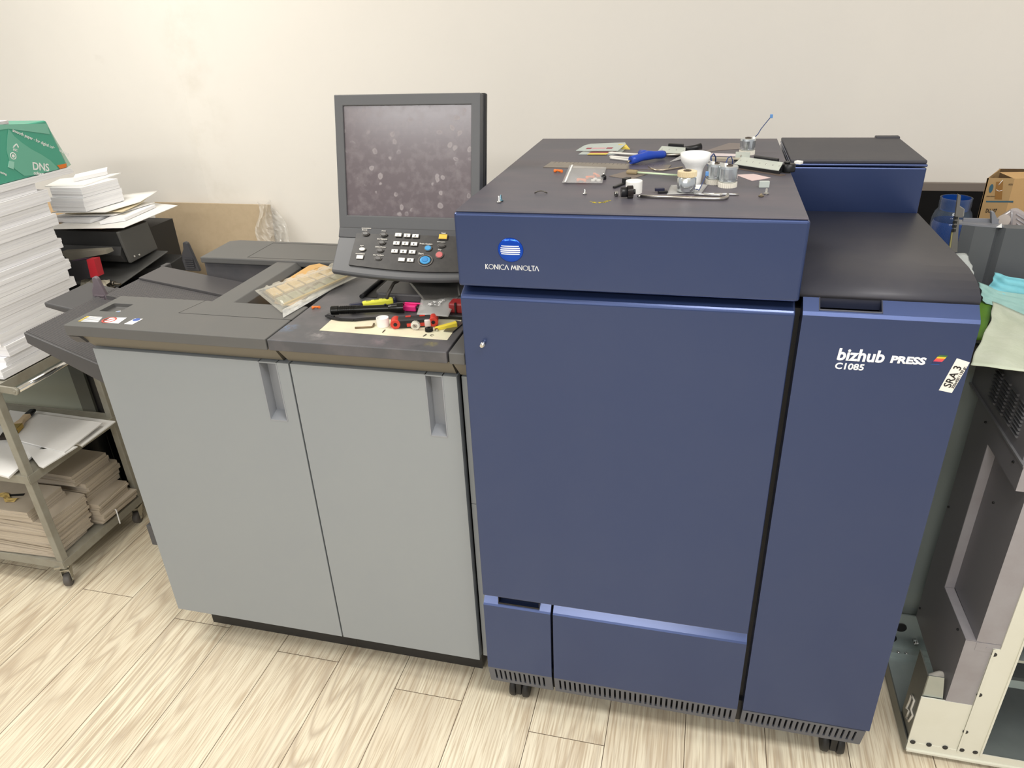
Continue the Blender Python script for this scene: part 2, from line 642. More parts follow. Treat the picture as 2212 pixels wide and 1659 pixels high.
def lower(x0, x1, name, n, first, hole=False):
    b = MB()
    zt = 0.366
    if hole:
        h0, h1 = 0.037, 0.139
        b.profx([(0, 0.150), (0, 0.361), (0.003, 0.365), (0.003, 0.150)], x0, x1)
        b.profx([(0.003, 0.150), (0.003, 0.365), (0.006, 0.3675), (0.028, 0.3675), (0.028, 0.15)], h0, h1)
        for a0, a1 in ((x0, h0), (h1, x1)):
            b.profx([(0.003, 0.150), (0.003, 0.365), (0.024, 0.389), (0.03, 0.389), (0.03, 0.15)], a0, a1)
    else:
        b.profx([(0, 0.150), (0, 0.361), (0.003, 0.365), (0.024, 0.389), (0.03, 0.389), (0.03, 0.15)], x0, x1)
    o = b.build(name, BLUE, pr)
    skirt(x0, x1, n, None, first).build('vent_skirt', SLOT, o)
    return o


ll = lower(0.001, 0.166, 'lower_left_panel', 11, 0.016, True)
MB().box(0.037, 0.139, 0.024, 0.027, 0.3675, 0.389).box(0.037, 0.039, 0.006, 0.027, 0.3675, 0.385).box(0.137, 0.139, 0.006, 0.027, 0.3675, 0.385).box(0.037, 0.139, 0.0045, 0.006, 0.3665, 0.371).build('handle_recess', mat('black_recess', (30, 30, 34), 0.4), ll)
lower(0.172, 0.612, 'lower_middle_panel', 34, 0.012)
skirt(0.624, 0.893, 20, None, 0.010).build('vent_skirt', SLOT, rdo)


def caster(parent, x, y, dark=True, r=0.03):
    c = MB()
    for s in (-1, 1):
        c.lathe([(r * 0.55, s * 0.026), (r * 0.93, s * 0.025), (r, s * 0.020), (r, s * 0.012), (r * 0.9, s * 0.009)], (0, 0, r), 24, 'x')
    o = c.build('caster', RUBBER, parent, world=False)
    o.location = (x, y, 0)
    h = MB().box(-0.008, 0.008, -0.026, 0.03, 0.02, 0.062).box(-0.016, 0.016, -0.012, 0.03, 0.058, 0.086)
    h.build('caster_fork', BLACKP, o, world=False, bev=0.003)
    return o


caster(pr, 0.068, 0.062)
caster(pr, 0.846, 0.062)
caster(pr, 0.07, 0.70)
caster(pr, 0.84, 0.70)
# emblem: blue disc crossed by five white lines
lg = MB()
lg.lathe([(0.0228, 0.0), (0.0228, -0.0008), (0.021, -0.0022), (0.012, -0.0034), (0.0001, -0.0038)], (0.1055, -0.0001, 1.2485), 40, 'y')
for q in lg.bm.verts:
    q.co.x = 0.1055 + (q.co.x - 0.1055) * 1.06
lgo = lg.build('emblem', mat('bright_blue_enamel', (20, 75, 190), 0.12, 0.55), pr)
ln = MB()
for i in range(5):
    z = 1.2485 + (2 - i) * 0.0037 + 0.0008
    hw = 1.06 * math.sqrt(max(0.0228 ** 2 - (z - 1.2485) ** 2, 0)) - 0.0003
    th = 0.00075 + 0.00035 * (1 - abs(i - 2) / 2)
    pts = []
    for a in range(13):
        xx = -hw + 2 * hw * a / 12
        rr = min(1, math.hypot(xx / 1.06, z - 1.2485) / 0.0228)
        pts.append((0.1055 + xx, -0.0041 * (1 - rr ** 3) - 0.0006, z))
    for a, b_ in zip(pts, pts[1:]):
        ln.hexa([(a[0], a[1], z - th), (b_[0], b_[1], z - th), (b_[0], 0, z - th), (a[0], 0, z - th), (a[0], a[1], z + th), (b_[0], b_[1], z + th), (b_[0], 0, z + th), (a[0], 0, z + th)])
ln.build('emblem_lines', WHITEINK, lgo)
RX, UZ = (1, 0, 0), (0, 0, 1)


def stroke_text(word, origin, h, wmap, parent, name, w=0.0012):
    # plain geometric capitals built from strokes
    b = MB()
    x = 0.0
    for ch in word:
        if ch == ' ':
            x += 0.45 * h
            continue
        segs, adv = GLY[ch]
        for sg in segs:
            pts = [Vector((origin[0] + x + p[0] * h, -0.0005, origin[2] + p[1] * h)) for p in sg]
            for p, q in zip(pts, pts[1:]):
                d = (q - p).normalized()
                e = Vector((-d.z, 0, d.x)) * w * 0.5
                p2, q2 = p - d * w * 0.2, q + d * w * 0.2
                a = [p2 - e, q2 - e, q2 + e, p2 + e]
                b.prism(a, (0, 0.0008, 0))
        x += adv * h
    return b.build(name, WHITEINK, parent)


def arc(cx, cy, r, a0, a1, n=14):
    return [(cx + r * math.cos(math.radians(a0 + (a1 - a0) * i / n)), cy + r * math.sin(math.radians(a0 + (a1 - a0) * i / n))) for i in range(n + 1)]


GLY = {
    'K': ([[(0.05, 0), (0.05, 1)], [(0.5, 1), (0.12, 0.55), (0.55, 0)]], 0.72),
    'O': ([arc(0.5, 0.5, 0.48, 0, 360, 22)], 1.17),
    'N': ([[(0.05, 0), (0.05, 1), (0.72, 0), (0.72, 1)]], 0.95),
    'I': ([[(0.06, 0), (0.06, 1)]], 0.30),
    'C': ([arc(0.5, 0.5, 0.48, 55, 305, 18)], 0.92),
    'A': ([[(0, 0), (0.4, 1), (0.8, 0)]], 0.92),
    'M': ([[(0, 0), (0.2, 1), (0.5, 0.2), (0.8, 1), (1.0, 0)]], 1.2),
    'L': ([[(0.06, 1), (0.06, 0), (0.5, 0)]], 0.58),
    'T': ([[(0, 1), (0.64, 1)], [(0.32, 1), (0.32, 0)]], 0.66),
}
stroke_text('KONICA MINOLTA', (0.0555, 0, 1.2105), 0.0092, None, pr, 'brand_lettering')
L = text('model_lettering', 'bizhub', WHITEINK, rdo, 0.0310, (0.690, -0.0003, 1.0712), RX, UZ, bold=0.0009, shear=0.10, squeeze=0.94)
text('model_lettering', 'PRESS', WHITEINK, rdo, 0.0178, (0.7765, -0.0003, 1.0722), RX, UZ, bold=0.0008, shear=0.10, squeeze=1.22)
text('model_lettering', 'C1085', WHITEINK, rdo, 0.0165, (0.6895, -0.0003, 1.0535), RX, UZ, bold=0.0004, shear=0.08, squeeze=1.08)
for i, c in enumerate(((44, 96, 160), (40, 48, 92), (214, 74, 92), (230, 90, 70), (222, 196, 60), (70, 110, 60))):
    z0, z1 = 1.0735 + i * 0.0030, 1.0735 + (i + 1) * 0.0030
    if i == 0:
        z0, z1 = 1.0735, 1.0742
    q = MB()
    sx = lambda z: 0.8405 + (z - 1.0735) * 0.55
    q.prism([(sx(z0), -0.0006, z0), (sx(z0) + 0.0135, -0.0006, z0), (sx(z1) + 0.0135, -0.0006, z1), (sx(z1), -0.0006, z1)], (0, 0.0008, 0))
    q.build('rainbow_stripe', mat('stripe_%d_%d_%d' % c, c, 0.4), rdo)
st = thing('paper_label', 'white SRA 3 paper label stuck at an angle on the right blue door', 'sticker', (0, 0, 0))
a, b_, c_, d_ = (P(2067, 774, y=-0.0004), P(2095, 783, y=-0.0004), P(2056, 849, y=-0.0004), P(2028, 843, y=-0.0004))
MB().prism([d_, c_, b_, a], (0, 0.0004, 0)).build('label_paper', mat('label_white', (238, 234, 224), 0.5), st)
ux = (a - d_).normalized()
wx = (d_ - c_).normalized()
INK = mat('black_ink', (24, 22, 26), 0.5)
o1 = d_ + ux * 0.0085 - wx * 0.0145
text('label_text', 'SRA 3', INK, st, 0.0175, o1 + Vector((0, -0.0003, 0)), ux, wx, bold=0.0001, squeeze=0.98)
text('label_text', '320x450 / 130 gr.', INK, st, 0.0064, d_ + ux * 0.0085 - wx * 0.0205 + Vector((0, -0.0003, 0)), ux, wx, squeeze=0.98)

# ------------------------------------------------------------------ grey relay unit and finisher
def grey_door(par, x0, x1, hx0, hx1, z0=0.125, z1=0.957):
    d = MB().holed(x0, x1, z0, z1, 0.037, 0.06, hx0, hx1, 0.806, z1 - 0.003)
    o = d.build('door', LGREY, par)
    r = MB()
    yb = 0.068
    r.box(hx0, hx1, yb, yb + 0.003, 0.806, z1)
    r.box(hx0 - 0.001, hx0 + 0.0012, 0.0362, yb, 0.806, z1)
    r.box(hx1 - 0.0012, hx1 + 0.001, 0.0362, yb, 0.806, z1)
    r.hexa([(hx0, 0.0362, 0.804), (hx1, 0.0362, 0.804), (hx1, yb, 0.804), (hx0, yb, 0.804), (hx0, 0.0362, 0.807), (hx1, 0.0362, 0.807), (hx1, yb, 0.818), (hx0, yb, 0.818)])
    r.build('handle_recess', LGREY2, o)
    return o


def undercut(par, x0, x1, lean0=0.0):
    # taupe sloping underside between the slab edge and the door
    b = MB()
    b.hexa([(x0 + lean0, 0.045, 0.961), (x1, 0.045, 0.961), (x1, 0.08, 0.961), (x0 + lean0, 0.08, 0.961), (x0, 0.020, 0.9995), (x1, 0.020, 0.9995), (x1, 0.08, 0.9995), (x0, 0.08, 0.9995)])
    return b.build('slab_underside', UNDER, par)


fi = thing('finisher', 'light grey paper finisher with output trays at the left end of the row', 'printer finisher', (-0.7, 0, 0))
MB().box(-0.944, -0.432, 0.074, 0.70, 0.115, 0.90).box(-0.90, -0.426, 0.10, 0.66, 0.02, 0.115).build('chassis', BLACKP, fi)
MB().box(-0.9475, -0.944, 0.06, 0.70, 0.125, 0.95).build('side_panel', LGREY, fi)
grey_door(fi, -0.9475, -0.428, -0.503, -0.458)
undercut(fi, -0.968, -0.4435, 0.022)
sl = MB()
SX0, SX1 = -0.982, -0.4545
# front deck with a shallow grip recess
gx0, gx1, gy0, gy1 = -0.962, -0.908, 0.104, 0.156
sl.frame(lambda x, y, z: Vector((x, y, z)), (SX0, SX1, 0.01, 0.205), (gx0, gx1, gy0, gy1), 1.026, 1.0, 1.0155)
so = sl.build('front_deck', DGREY, fi, bev=0.002)
B(-0.752, -0.452, 0.121, 0.1222, 1.024, 1.0263).build('panel_seam', BLACK, so)
MB().prism([(-0.752, 0.1215, 1.024), (-0.7515, 0.1215, 1.024), (-0.7355, 0.2045, 1.024), (-0.736, 0.2045, 1.024)], (0, 0, 0.0023)).build('panel_seam', BLACK, so)
# rear deck
rdk = MB().profz([(-0.978, 0.530), (-0.4535, 0.530), (-0.4535, 0.708), (-0.955, 0.708), (-0.985, 0.695)], 1.008, 1.026).build('rear_deck', DGREY, fi, bev=0.003)
B(-0.978, -0.4535, 0.545, 0.70, 0.92, 1.008).build('rear_wall', DGREY2, fi)
MB().box(-0.83, -0.829, 0.545, 0.69, 1.024, 1.0263).box(-0.83, -0.4535, 0.545, 0.5463, 1.024, 1.0263).box(-0.83, -0.4535, 0.689, 0.6903, 1.024, 1.0263).build('panel_seam', BLACK, rdk)
# centre bar between the tray and the pit
MB().profy([(-0.725, 1.022), (-0.664, 1.022), (-0.650, 1.008), (-0.650, 0.90), (-0.725, 0.90)], 0.205, 0.530).build('centre_bar', DGREY, fi, bev=0.002)
# pit
MB().box(-0.650, -0.452, 0.205, 0.545, 0.90, 0.925).box(-0.456, -0.452, 0.205, 0.53, 0.925, 1.0).build('pit', mat('charcoal_pit', (54, 53, 54), 0.5), fi)
# bumper edge under the left end
sd = MB().profx([(0.012, 0.998), (0.2, 0.998), (0.2, 0.975), (0.03, 0.975)], -0.98, -0.95)
sd.build('deck_edge', DGREY2, fi)


def tray(par, name, x0, x1, y0, y1, z0, z1, th, rib, m):
    # ribbed plate falling from z0 at x0 (free end) to z1 at x1
    b = MB()
    n = int((y1 - y0) / rib)
    top = []
    for i in range(n):
        ya = y0 + (y1 - y0) * i / n
        yb = y0 + (y1 - y0) * (i + 1) / n
        top += [(ya, 0.0), (ya + (yb - ya) * 0.55, 0.0), (ya + (yb - ya) * 0.65, -0.0012), (yb - (yb - ya) * 0.1, -0.0012)]
    top.append((y1, 0.0))
    pr_ = top + [(y1, -th), (y0, -th)]
    a = [b.bm.verts.new((x0, y, z0 + d)) for y, d in pr_]
    c = [b.bm.verts.new((x1, y, z1 + d)) for y, d in pr_]
    b.f(a[::-1])
    b.f(c)
    for i in range(len(a)):
        j = (i + 1) % len(a)
        b.f([a[i], a[j], c[j], c[i]])
    return b.build(name, m, par)


RIBBED = mat('ribbed_tray_plastic', (84, 82, 83), 0.45)
ut = tray(fi, 'upper_tray', -1.125, -0.725, 0.300, 0.535, 0.985, 0.925, 0.012, 0.006, RIBBED)
# raised rear half of the upper tray
MB().hexa([(-1.12, 0.43, 0.985), (-0.725, 0.43, 0.925), (-0.725, 0.535, 0.925), (-1.12, 0.535, 0.985), (-1.12, 0.43, 0.991), (-0.725, 0.43, 0.934), (-0.725, 0.535, 0.934), (-1.12, 0.535, 0.991)]).build('tray_step', RIBBED, ut, bev=0.001)
MB().box(-1.128, -1.112, 0.535, 0.565, 0.975, 0.992).build('tray_stop', TRAYG, ut, bev=0.003)
MB().profy([(-0.79, 0.935), (-0.79, 0.952), (-0.775, 0.965), (-0.75, 0.965), (-0.74, 0.93)], 0.225, 0.25).box(-0.765, -0.76, 0.22, 0.256, 0.945, 0.967).build('tray_paddle', DGREY2, ut, bev=0.003)
lt = tray(fi, 'lower_tray', -1.205, -0.95, 0.10, 0.43, 0.958, 0.862, 0.026, 0.006, RIBBED)
MB().profz([(-1.205, 0.10), (-1.19, 0.092), (-0.96, 0.092), (-0.95, 0.10)], 0, 0.001)
ext = MB()
ext.hexa([(-1.206, 0.092, 0.928), (-0.95, 0.092, 0.80), (-0.95, 0.101, 0.80), (-1.206, 0.101, 0.928), (-1.206, 0.092, 0.9575), (-0.95, 0.092, 0.862), (-0.95, 0.101, 0.862), (-1.206, 0.101, 0.9575)])
ext.build('tray_rim', TRAYG, lt, bev=0.002)
MB().hexa([(-1.30, 0.26, 0.955), (-1.19, 0.26, 0.93), (-1.19, 0.43, 0.93), (-1.30, 0.43, 0.955), (-1.30, 0.26, 0.97), (-1.19, 0.26, 0.952), (-1.19, 0.43, 0.952), (-1.30, 0.43, 0.97)]).build('tray_extension', TRAYG, lt, bev=0.004)


def guide(par, x, y, z, m, h=0.075):
    # upright paper guide: teardrop plate with a ribbed grip
    b = MB()
    out = [(-0.028, 0), (0.026, 0), (0.012, h * 0.62), (0.004, h * 0.95), (-0.004, h), (-0.014, h * 0.96), (-0.017, h * 0.75), (-0.026, h * 0.6), (-0.032, h * 0.35)]
    b.prism([(px, -0.006, pz) for px, pz in out], (0, 0.012, 0))
    o = b.build('paper_guide', m, par, world=False, bev=0.003)
    off = Vector((0, 0, 0))
    q = par
    while q is not None:
        off += q.location
        q = q.parent
    o.location = Vector((x, y, z)) - off
    g = MB()
    for i in range(5):
        g.box(-0.02, 0.012, -0.009, -0.005, 0.012 + i * 0.007, 0.0155 + i * 0.007)
    g.build('guide_ribs', m, o, world=False)
    return o


guide(fi, -1.195, 0.36, 0.918, mat('lilac_grey_plastic', (112, 102, 108), 0.4), 0.098)
guide(fi, -1.145, 0.70, 0.920, mat('charcoal_plastic', (58, 58, 62), 0.4), 0.098)
# stickers on the front deck
lb = thing('warning_label', 'wide safety warning sticker with red ring and blue logo on the grey front deck', 'sticker', (0, 0, 0))
ZT = 1.0263


def flat(pxs, name, m, par, z, th=0.0004):
    return MB().prism([P(a, b, z=z) for a, b in pxs], (0, 0, th)).build(name, m, par)


YINK = mat('yellow_print', (226, 196, 92), 0.5)
RINK = mat('red_print', (196, 84, 74), 0.5)
BINK = mat('blue_print', (72, 100, 172), 0.5)
for i in range(5):
    a, b_ = P(194 - i * 4.2, 683.5 + i * 2.4, z=ZT), P(222 - i * 2.0, 685 + i * 2.4, z=ZT)
    MB().prism([a, b_, b_ + Vector((0, -0.0042, 0)), a + Vector((0, -0.0042, 0))], (0, 0, 0.0004)).build('label_text_line', WHITEINK, lb)
    MB().prism([a - Vector((0.008, 0, 0)), a - Vector((0.001, 0, 0)), a + Vector((-0.001, -0.004, 0)), a + Vector((-0.008, -0.004, 0))], (0, 0, 0.0004)).build('label_mark', YINK, lb)
flat([(239, 686), (274, 686.5), (256, 699), (223, 697)], 'label_panel', WHITEINK, lb, ZT)
flat([(292, 688), (309, 689), (286, 701), (268, 700)], 'label_panel', WHITEINK, lb, ZT)
c_ = P(236, 691.5, z=ZT)
rr = MB()
rr.lathe([(0.0135, 0.0004), (0.0135, 0.0008), (0.017, 0.0008), (0.017, 0.0004)], c_, 24, cap=False)
rr.prism([c_ + Vector((-0.011, -0.009, 0.0004)), c_ + Vector((-0.008, -0.011, 0.0004)), c_ + Vector((0.011, 0.009, 0.0004)), c_ + Vector((0.008, 0.011, 0.0004))], (0, 0, 0.0005))
rr.build('label_ring', RINK, lb)
MB().lathe([(0.0085, 0.0004), (0.0085, 0.0008)], P(295, 691, z=ZT), 20).build('label_disc', BINK, lb)
lb2 = thing('maker_sticker', 'small oval white and blue sticker in the grip recess of the grey deck', 'sticker', (-0.929, 0.124, 1.0158))
e = MB().lathe([(0.008, 0), (0.008, 0.0004)], (0, 0, 0), 24)
for q in e.bm.verts:
    q.co.y *= 1.25
e.build('sticker_paper', WHITEINK, lb2, world=False)
e = MB().lathe([(0.0055, 0.0004), (0.0055, 0.0007)], (0, 0, 0), 24)
for q in e.bm.verts:
    q.co.y *= 1.25
e.build('sticker_print', mat('pale_blue_print', (118, 142, 190), 0.5), lb2, world=False)

ru = thing('relay_unit', 'light grey relay unit between the finisher and the blue press', 'printer unit', (-0.2, 0, 0))
MB().box(-0.424, -0.038, 0.074, 0.70, 0.115, 0.99).box(-0.4255, -0.05, 0.10, 0.66, 0.02, 0.115).build('chassis', BLACKP, ru)
grey_door(ru, -0.4235, -0.0335, -0.1045, -0.0655)
undercut(ru, -0.4375, -0.036, 0.008)
m = mat('dark_grey_stained_deck', (84, 84, 87), 0.45)
t = NT(m)
tc = t.n('ShaderNodeTexCoord')
nz = t.n('ShaderNodeTexNoise', Scale=60.0, Detail=4.0, Roughness=0.7)
t.l(tc.outputs['Object'], nz.inputs['Vector'])
nw = t.n('ShaderNodeTexNoise', Scale=11.0, Detail=5.0, Roughness=0.6)
t.l(tc.outputs['Object'], nw.inputs['Vector'])
cc = t.mix(t.ramp(nw.outputs['Fac'], [(0.45, G(0)), (0.72, G(0.6))]), lin((84, 84, 87)), lin((116, 110, 112)))
for px, py, r_, col in ((622, 708, 0.028, (96, 126, 160)), (690, 722, 0.035, (140, 136, 136)), (930, 743, 0.018, (160, 150, 70)), (905, 745, 0.03, (70, 70, 72)), (820, 738, 0.03, (124, 112, 116))):
    q = P(px, py, z=1.026)
    vd = t.n('ShaderNodeVectorMath')
    vd.operation = 'DISTANCE'
    t.l(tc.outputs['Object'], vd.inputs[0])
    vd.inputs[1].default_value = (q.x + 0.2, q.y, q.z)
    fall = t.m('SUBTRACT', 1.0, t.m('DIVIDE', vd.outputs['Value'], r_))
    f2 = t.m('MULTIPLY', t.m('MAXIMUM', fall, 0.0), t.ramp(nz.outputs['Fac'], [(0.40, G(0.0)), (0.62, G(1.0))]))
    cc = t.mix(f2, cc, lin(col))
t.l(cc, t.b.inputs['Base Color'])
RDECK = m
rs = MB().box(-0.4505, -0.0415, 0.01, 0.53, 1.0, 1.026).build('deck', RDECK, ru, bev=0.002)
B(-0.4505, -0.0415, 0.53, 0.70, 0.95, 1.026).build('rear_deck', DGREY2, ru)
# raised plinth that carries the operation panel
pz = 1.047
MB().profz([(-0.298, 0.265), (-0.07, 0.265), (-0.043, 0.30), (-0.043, 0.62), (-0.298, 0.62), (-0.312, 0.36), (-0.31, 0.28)], 1.0262, pz).build('plinth', DGREY2, ru, bev=0.004)
# rail along the left of the plinth
MB().tube([(-0.3475, 0.275, 1.031), (-0.3475, 0.60, 1.031)], 0.0055, 8).build('edge_rail', BLACKP, ru)
B(-0.343, -0.312, 0.285, 0.60, 1.0262, 1.0272).build('gap', BLACK, ru)

sp = thing('spacer_unit', 'narrow light grey spacer strip between the relay unit and the blue press', 'printer unit', (-0.02, 0, 0))
MB().box(-0.030, -0.002, 0.07, 0.70, 0.115, 0.99).box(-0.03, -0.002, 0.08, 0.66, 0.095, 0.115).build('chassis', BLACKP, sp)
MB().box(-0.0285, -0.003, 0.055, 0.07, 0.125, 0.616).box(-0.0285, -0.003, 0.055, 0.07, 0.618, 0.950).build('front_panel', LGREY, sp)
MB().box(-0.0375, -0.003, 0.012, 0.50, 0.9985, 1.0245).build('deck', DGREY, sp, bev=0.002)
MB().hexa([(-0.028, 0.048, 0.958), (-0.004, 0.048, 0.958), (-0.004, 0.08, 0.958), (-0.028, 0.08, 0.958), (-0.034, 0.022, 0.998), (-0.004, 0.022, 0.998), (-0.004, 0.08, 0.998), (-0.034, 0.08, 0.998)]).build('deck_underside', UNDER, sp)

# ------------------------------------------------------------------ operation panel
op = thing('operation_panel', 'tilted dark grey operation panel with smeared touch screen and key pad', 'control panel', (-0.2, 0.4, 0))
# frame axes: s = up along the screen, n = outwards to the viewer
YK = 0.235
K0 = P(716, 583, y=YK)           # front left corner of the key shelf
t44 = math.radians(44)
kd = Vector((0, math.sin(t44), math.cos(t44)))
kn_ = Vector((0, -math.cos(t44), math.sin(t44)))
t13 = math.radians(13)
sd_ = Vector((0, math.sin(t13), math.cos(t13)))
sn_ = Vector((0, -math.cos(t13), math.sin(t13)))
KL = 0.098
K1 = K0 + kd * KL
OX0 = P(731, 478, y=K1.y + 0.004).x   # left edge of the screen housing
OW = P(1039, 330, y=K1.y + 0.03).x - P(726, 330, y=K1.y + 0.03).x
SCREENP = mat('panel_grey_plastic', (92, 93, 95), 0.42, bump=0.04, bscale=1500)
SCREENH = 0.298


def kp(x, s, o=0.0):
    return Vector((x, K0.y, K0.z)) + kd * s + kn_ * o


def spt(x, s, o=0.0):
    return Vector((x, K1.y + 0.004, K1.z + 0.010)) + sd_ * s + sn_ * o


XL, XR = OX0, OX0 + OW
h = MB()
# housing: frame of four bars around the glass
bw, bt, bb = 0.021, 0.024, 0.030
HD = 0.030


def sbox(b, x0, x1, s0, s1, o0, o1):
    b.hexa([spt(x0, s0, o1), spt(x1, s0, o1), spt(x1, s0, o0), spt(x0, s0, o0), spt(x0, s1, o1), spt(x1, s1, o1), spt(x1, s1, o0), spt(x0, s1, o0)])


def kbox(b, x0, x1, s0, s1, o0, o1):
    b.hexa([kp(x0, s0, o1), kp(x1, s0, o1), kp(x1, s0, o0), kp(x0, s0, o0), kp(x0, s1, o1), kp(x1, s1, o1), kp(x1, s1, o0), kp(x0, s1, o0)])


h.frame(lambda x, q, o: spt(x, q, o), (XL, XR, 0, SCREENH), (XL + bw, XR - bw, bb, SCREENH - bt), 0, -HD, -0.012)
ho = h.build('screen_housing', SCREENP, op, bev=0.002)
h = MB()
sbox(h, XL + 0.004, XR + 0.004, 0.004, SCREENH + 0.003, -HD - 0.014, -HD + 0.001)
h.build('housing_back', BLACKP, op, bev=0.003)
# glass
m = mat('smeared_dark_glass', (84, 74, 78), 0.30, spec=0.9)
t = NT(m)
tc = t.n('ShaderNodeTexCoord')
vor = t.n('ShaderNodeTexVoronoi', Scale=42.0)
vor.feature = 'F1'
mpn = t.n('ShaderNodeMapping')
t.l(tc.outputs['Object'], mpn.inputs[0])
nz = t.n('ShaderNodeTexNoise', Scale=30.0, Detail=3.0)
t.l(mpn.outputs[0], nz.inputs['Vector'])
vm = t.n('ShaderNodeVectorMath')
vm.operation = 'MULTIPLY_ADD'
t.l(nz.outputs['Color'], vm.inputs[0])
vm.inputs[1].default_value = (0.018, 0.018, 0.018)
t.l(mpn.outputs[0], vm.inputs[2])
t.l(vm.outputs[0], vor.inputs['Vector'])
n2 = t.n('ShaderNodeTexNoise', Scale=13.0, Detail=2.0)
t.l(mpn.outputs[0], n2.inputs['Vector'])
spots = t.m('MULTIPLY', t.ramp(vor.outputs['Distance'], [(0.10, G(0.35)), (0.20, G(0.5)), (0.30, G(0.0))]), t.ramp(n2.outputs['Fac'], [(0.50, G(0)), (0.62, G(1.0))]))
n3 = t.n('ShaderNodeTexNoise', Scale=55.0, Detail=5.0)
t.l(mpn.outputs[0], n3.inputs['Vector'])
haze = t.ramp(n3.outputs['Fac'], [(0.45, G(0)), (0.85, G(0.2))])
fac = t.m('MAXIMUM', spots, haze)
t.l(t.mix(fac, lin((96, 86, 90)), lin((176, 168, 168))), t.b.inputs['Base Color'])
rg = t.n('ShaderNodeMapRange')
t.l(fac, rg.inputs[0])
rg.inputs[3].default_value = 0.20
rg.inputs[4].default_value = 0.5
t.l(rg.outputs[0], t.b.inputs['Roughness'])
h = MB()
sbox(h, XL + bw, XR - bw, bb, SCREENH - bt, -0.0118, -0.0045)
h.build('touch_screen', m, op)
# neck slope between the housing and the key shelf
h = MB()
h.hexa([kp(XL + 0.002, KL - 0.012, 0.002), kp(XR, KL - 0.012, 0.002), kp(XR, KL - 0.012, -0.04), kp(XL + 0.002, KL - 0.012, -0.04), spt(XL, 0.002, -0.001), spt(XR, 0.002, -0.001), spt(XR, 0.002, -0.03), spt(XL, 0.002, -0.03)])
h.build('housing_neck', mat('panel_dark_plastic', (66, 67, 70), 0.45), op)
# key shelf with a bowed, rounded front lip
h = MB()
NX = 16
X0k, X1k = K0.x, -0.006
prof_o = [(0.0, -0.022), (-0.004, -0.012), (-0.003, -0.003), (0.002, 0.0)]
rows = []
for i in range(NX + 1):
    f = i / NX
    bow = -0.012 * math.sin(PI * f)
    xx = X0k + (X1k - X0k) * f
    xt = XL + 0.002 + (-0.012 - XL) * f
    r = [kp(xx, s + bow, o) for s, o in prof_o] + [kp(xt, KL, 0.0), kp(xt, KL, -0.024)]
    rows.append([h.bm.verts.new(q) for q in r])
for a, b_ in zip(rows, rows[1:]):
    for j in range(6):
        h.f([a[j], a[(j + 1) % 6], b_[(j + 1) % 6], b_[j]])
h.f(rows[0][::-1])
h.f(rows[-1])
ks = h.build('key_shelf', SCREENP, op, bev=0.002)
# black key plate
kx0 = P(757, 568, y=YK + 0.02).x + 0.002
h = MB()
rows = []
for i in range(NX + 1):
    f = i / NX
    bow = -0.0095 * math.sin(PI * f * 0.9)
    xb = kx0 + (X1k - 0.030 - kx0) * f
    xt = kx0 + 0.002 + (XR - 0.008 - kx0) * f
    rows.append([h.bm.verts.new(q) for q in (kp(xb, 0.013 + bow, 0.0005), kp(xb, 0.013 + bow, 0.005), kp(xt, KL - 0.002, 0.003), kp(xt, KL - 0.002, 0.0005))])
for a, b_ in zip(rows, rows[1:]):
    for j in range(4):
        h.f([a[j], a[(j + 1) % 4], b_[(j + 1) % 4], b_[j]])
h.f(rows[0][::-1])
h.f(rows[-1])
kpl = h.build('key_plate', mat('black_key_plate', (40, 38, 37), 0.4, smudge=(78, 74, 70), scale=30, amount=0.35), op)


def onplate(px, py):
    # point of the key plate seen at this spot
    o = kp(kx0, 0.05, 0.0045)
    d = AX * ((px - 1106) / FPX) + AY * ((829.5 - py) / FPX) + AZ
    n = kn_
    tt = (o - CAM).dot(n) / d.dot(n)
    return CAM + d * tt


def key(px, py, w, hgt, m, rnd=False, name='key', th=0.003, ring=True):
    c = onplate(px, py)
    b = MB()
    if rnd:
        vs = []
        for lv, sc in ((0, 1.0), (th, 1.0), (th + 0.0007, 0.8)):
            vs.append([b.bm.verts.new(c + Vector((1, 0, 0)) * (w / 2 * sc * math.cos(2 * PI * i / 24)) + kd * (hgt / 2 * sc * math.sin(2 * PI * i / 24)) + kn_ * lv) for i in range(24)])
        for a, d in zip(vs, vs[1:]):
            for i in range(24):
                b.f([a[i], a[(i + 1) % 24], d[(i + 1) % 24], d[i]])
        b.f(vs[-1])
        b.f(vs[0][::-1])
    else:
        X_ = Vector((1, 0, 0))
        q = [c + X_ * (sx * w / 2) + kd * (sy * hgt / 2) for sx, sy in ((-1, -1), (1, -1), (1, 1), (-1, 1))]
        b.hexa([*q, *[v_ + kn_ * th for v_ in q]])
    o = b.build(name, m, kpl, bev=0.0006)
    if ring:
        r = MB()
        s1, s2 = 1.22, 1.02
        n = 24 if rnd else 4
        vv = []
        for s_ in (s1, s2):
            rg_ = []
            for i in range(n):
                if rnd:
                    a = (math.cos(2 * PI * i / n) * w / 2 * s_, math.sin(2 * PI * i / n) * hgt / 2 * s_)
                else:
                    e = (s_ - 1) * hgt * 0.8 / 2
                    a = (((-1, 1, 1, -1)[i]) * (w / 2 + e), ((-1, -1, 1, 1)[i]) * (hgt / 2 + e))
                rg_.append(b_v(r, c + Vector((a[0], 0, 0)) + kd * a[1] + kn_ * 0.0012))
            vv.append(rg_)
        for i in range(n):
            r.f([vv[0][i], vv[0][(i + 1) % n], vv[1][(i + 1) % n], vv[1][i]])
        r.build('key_ring', mat('key_ring_grey', (92, 88, 84), 0.4), o, thick=0.0005)
    return o


def b_v(b, p):
    return b.bm.verts.new(p)


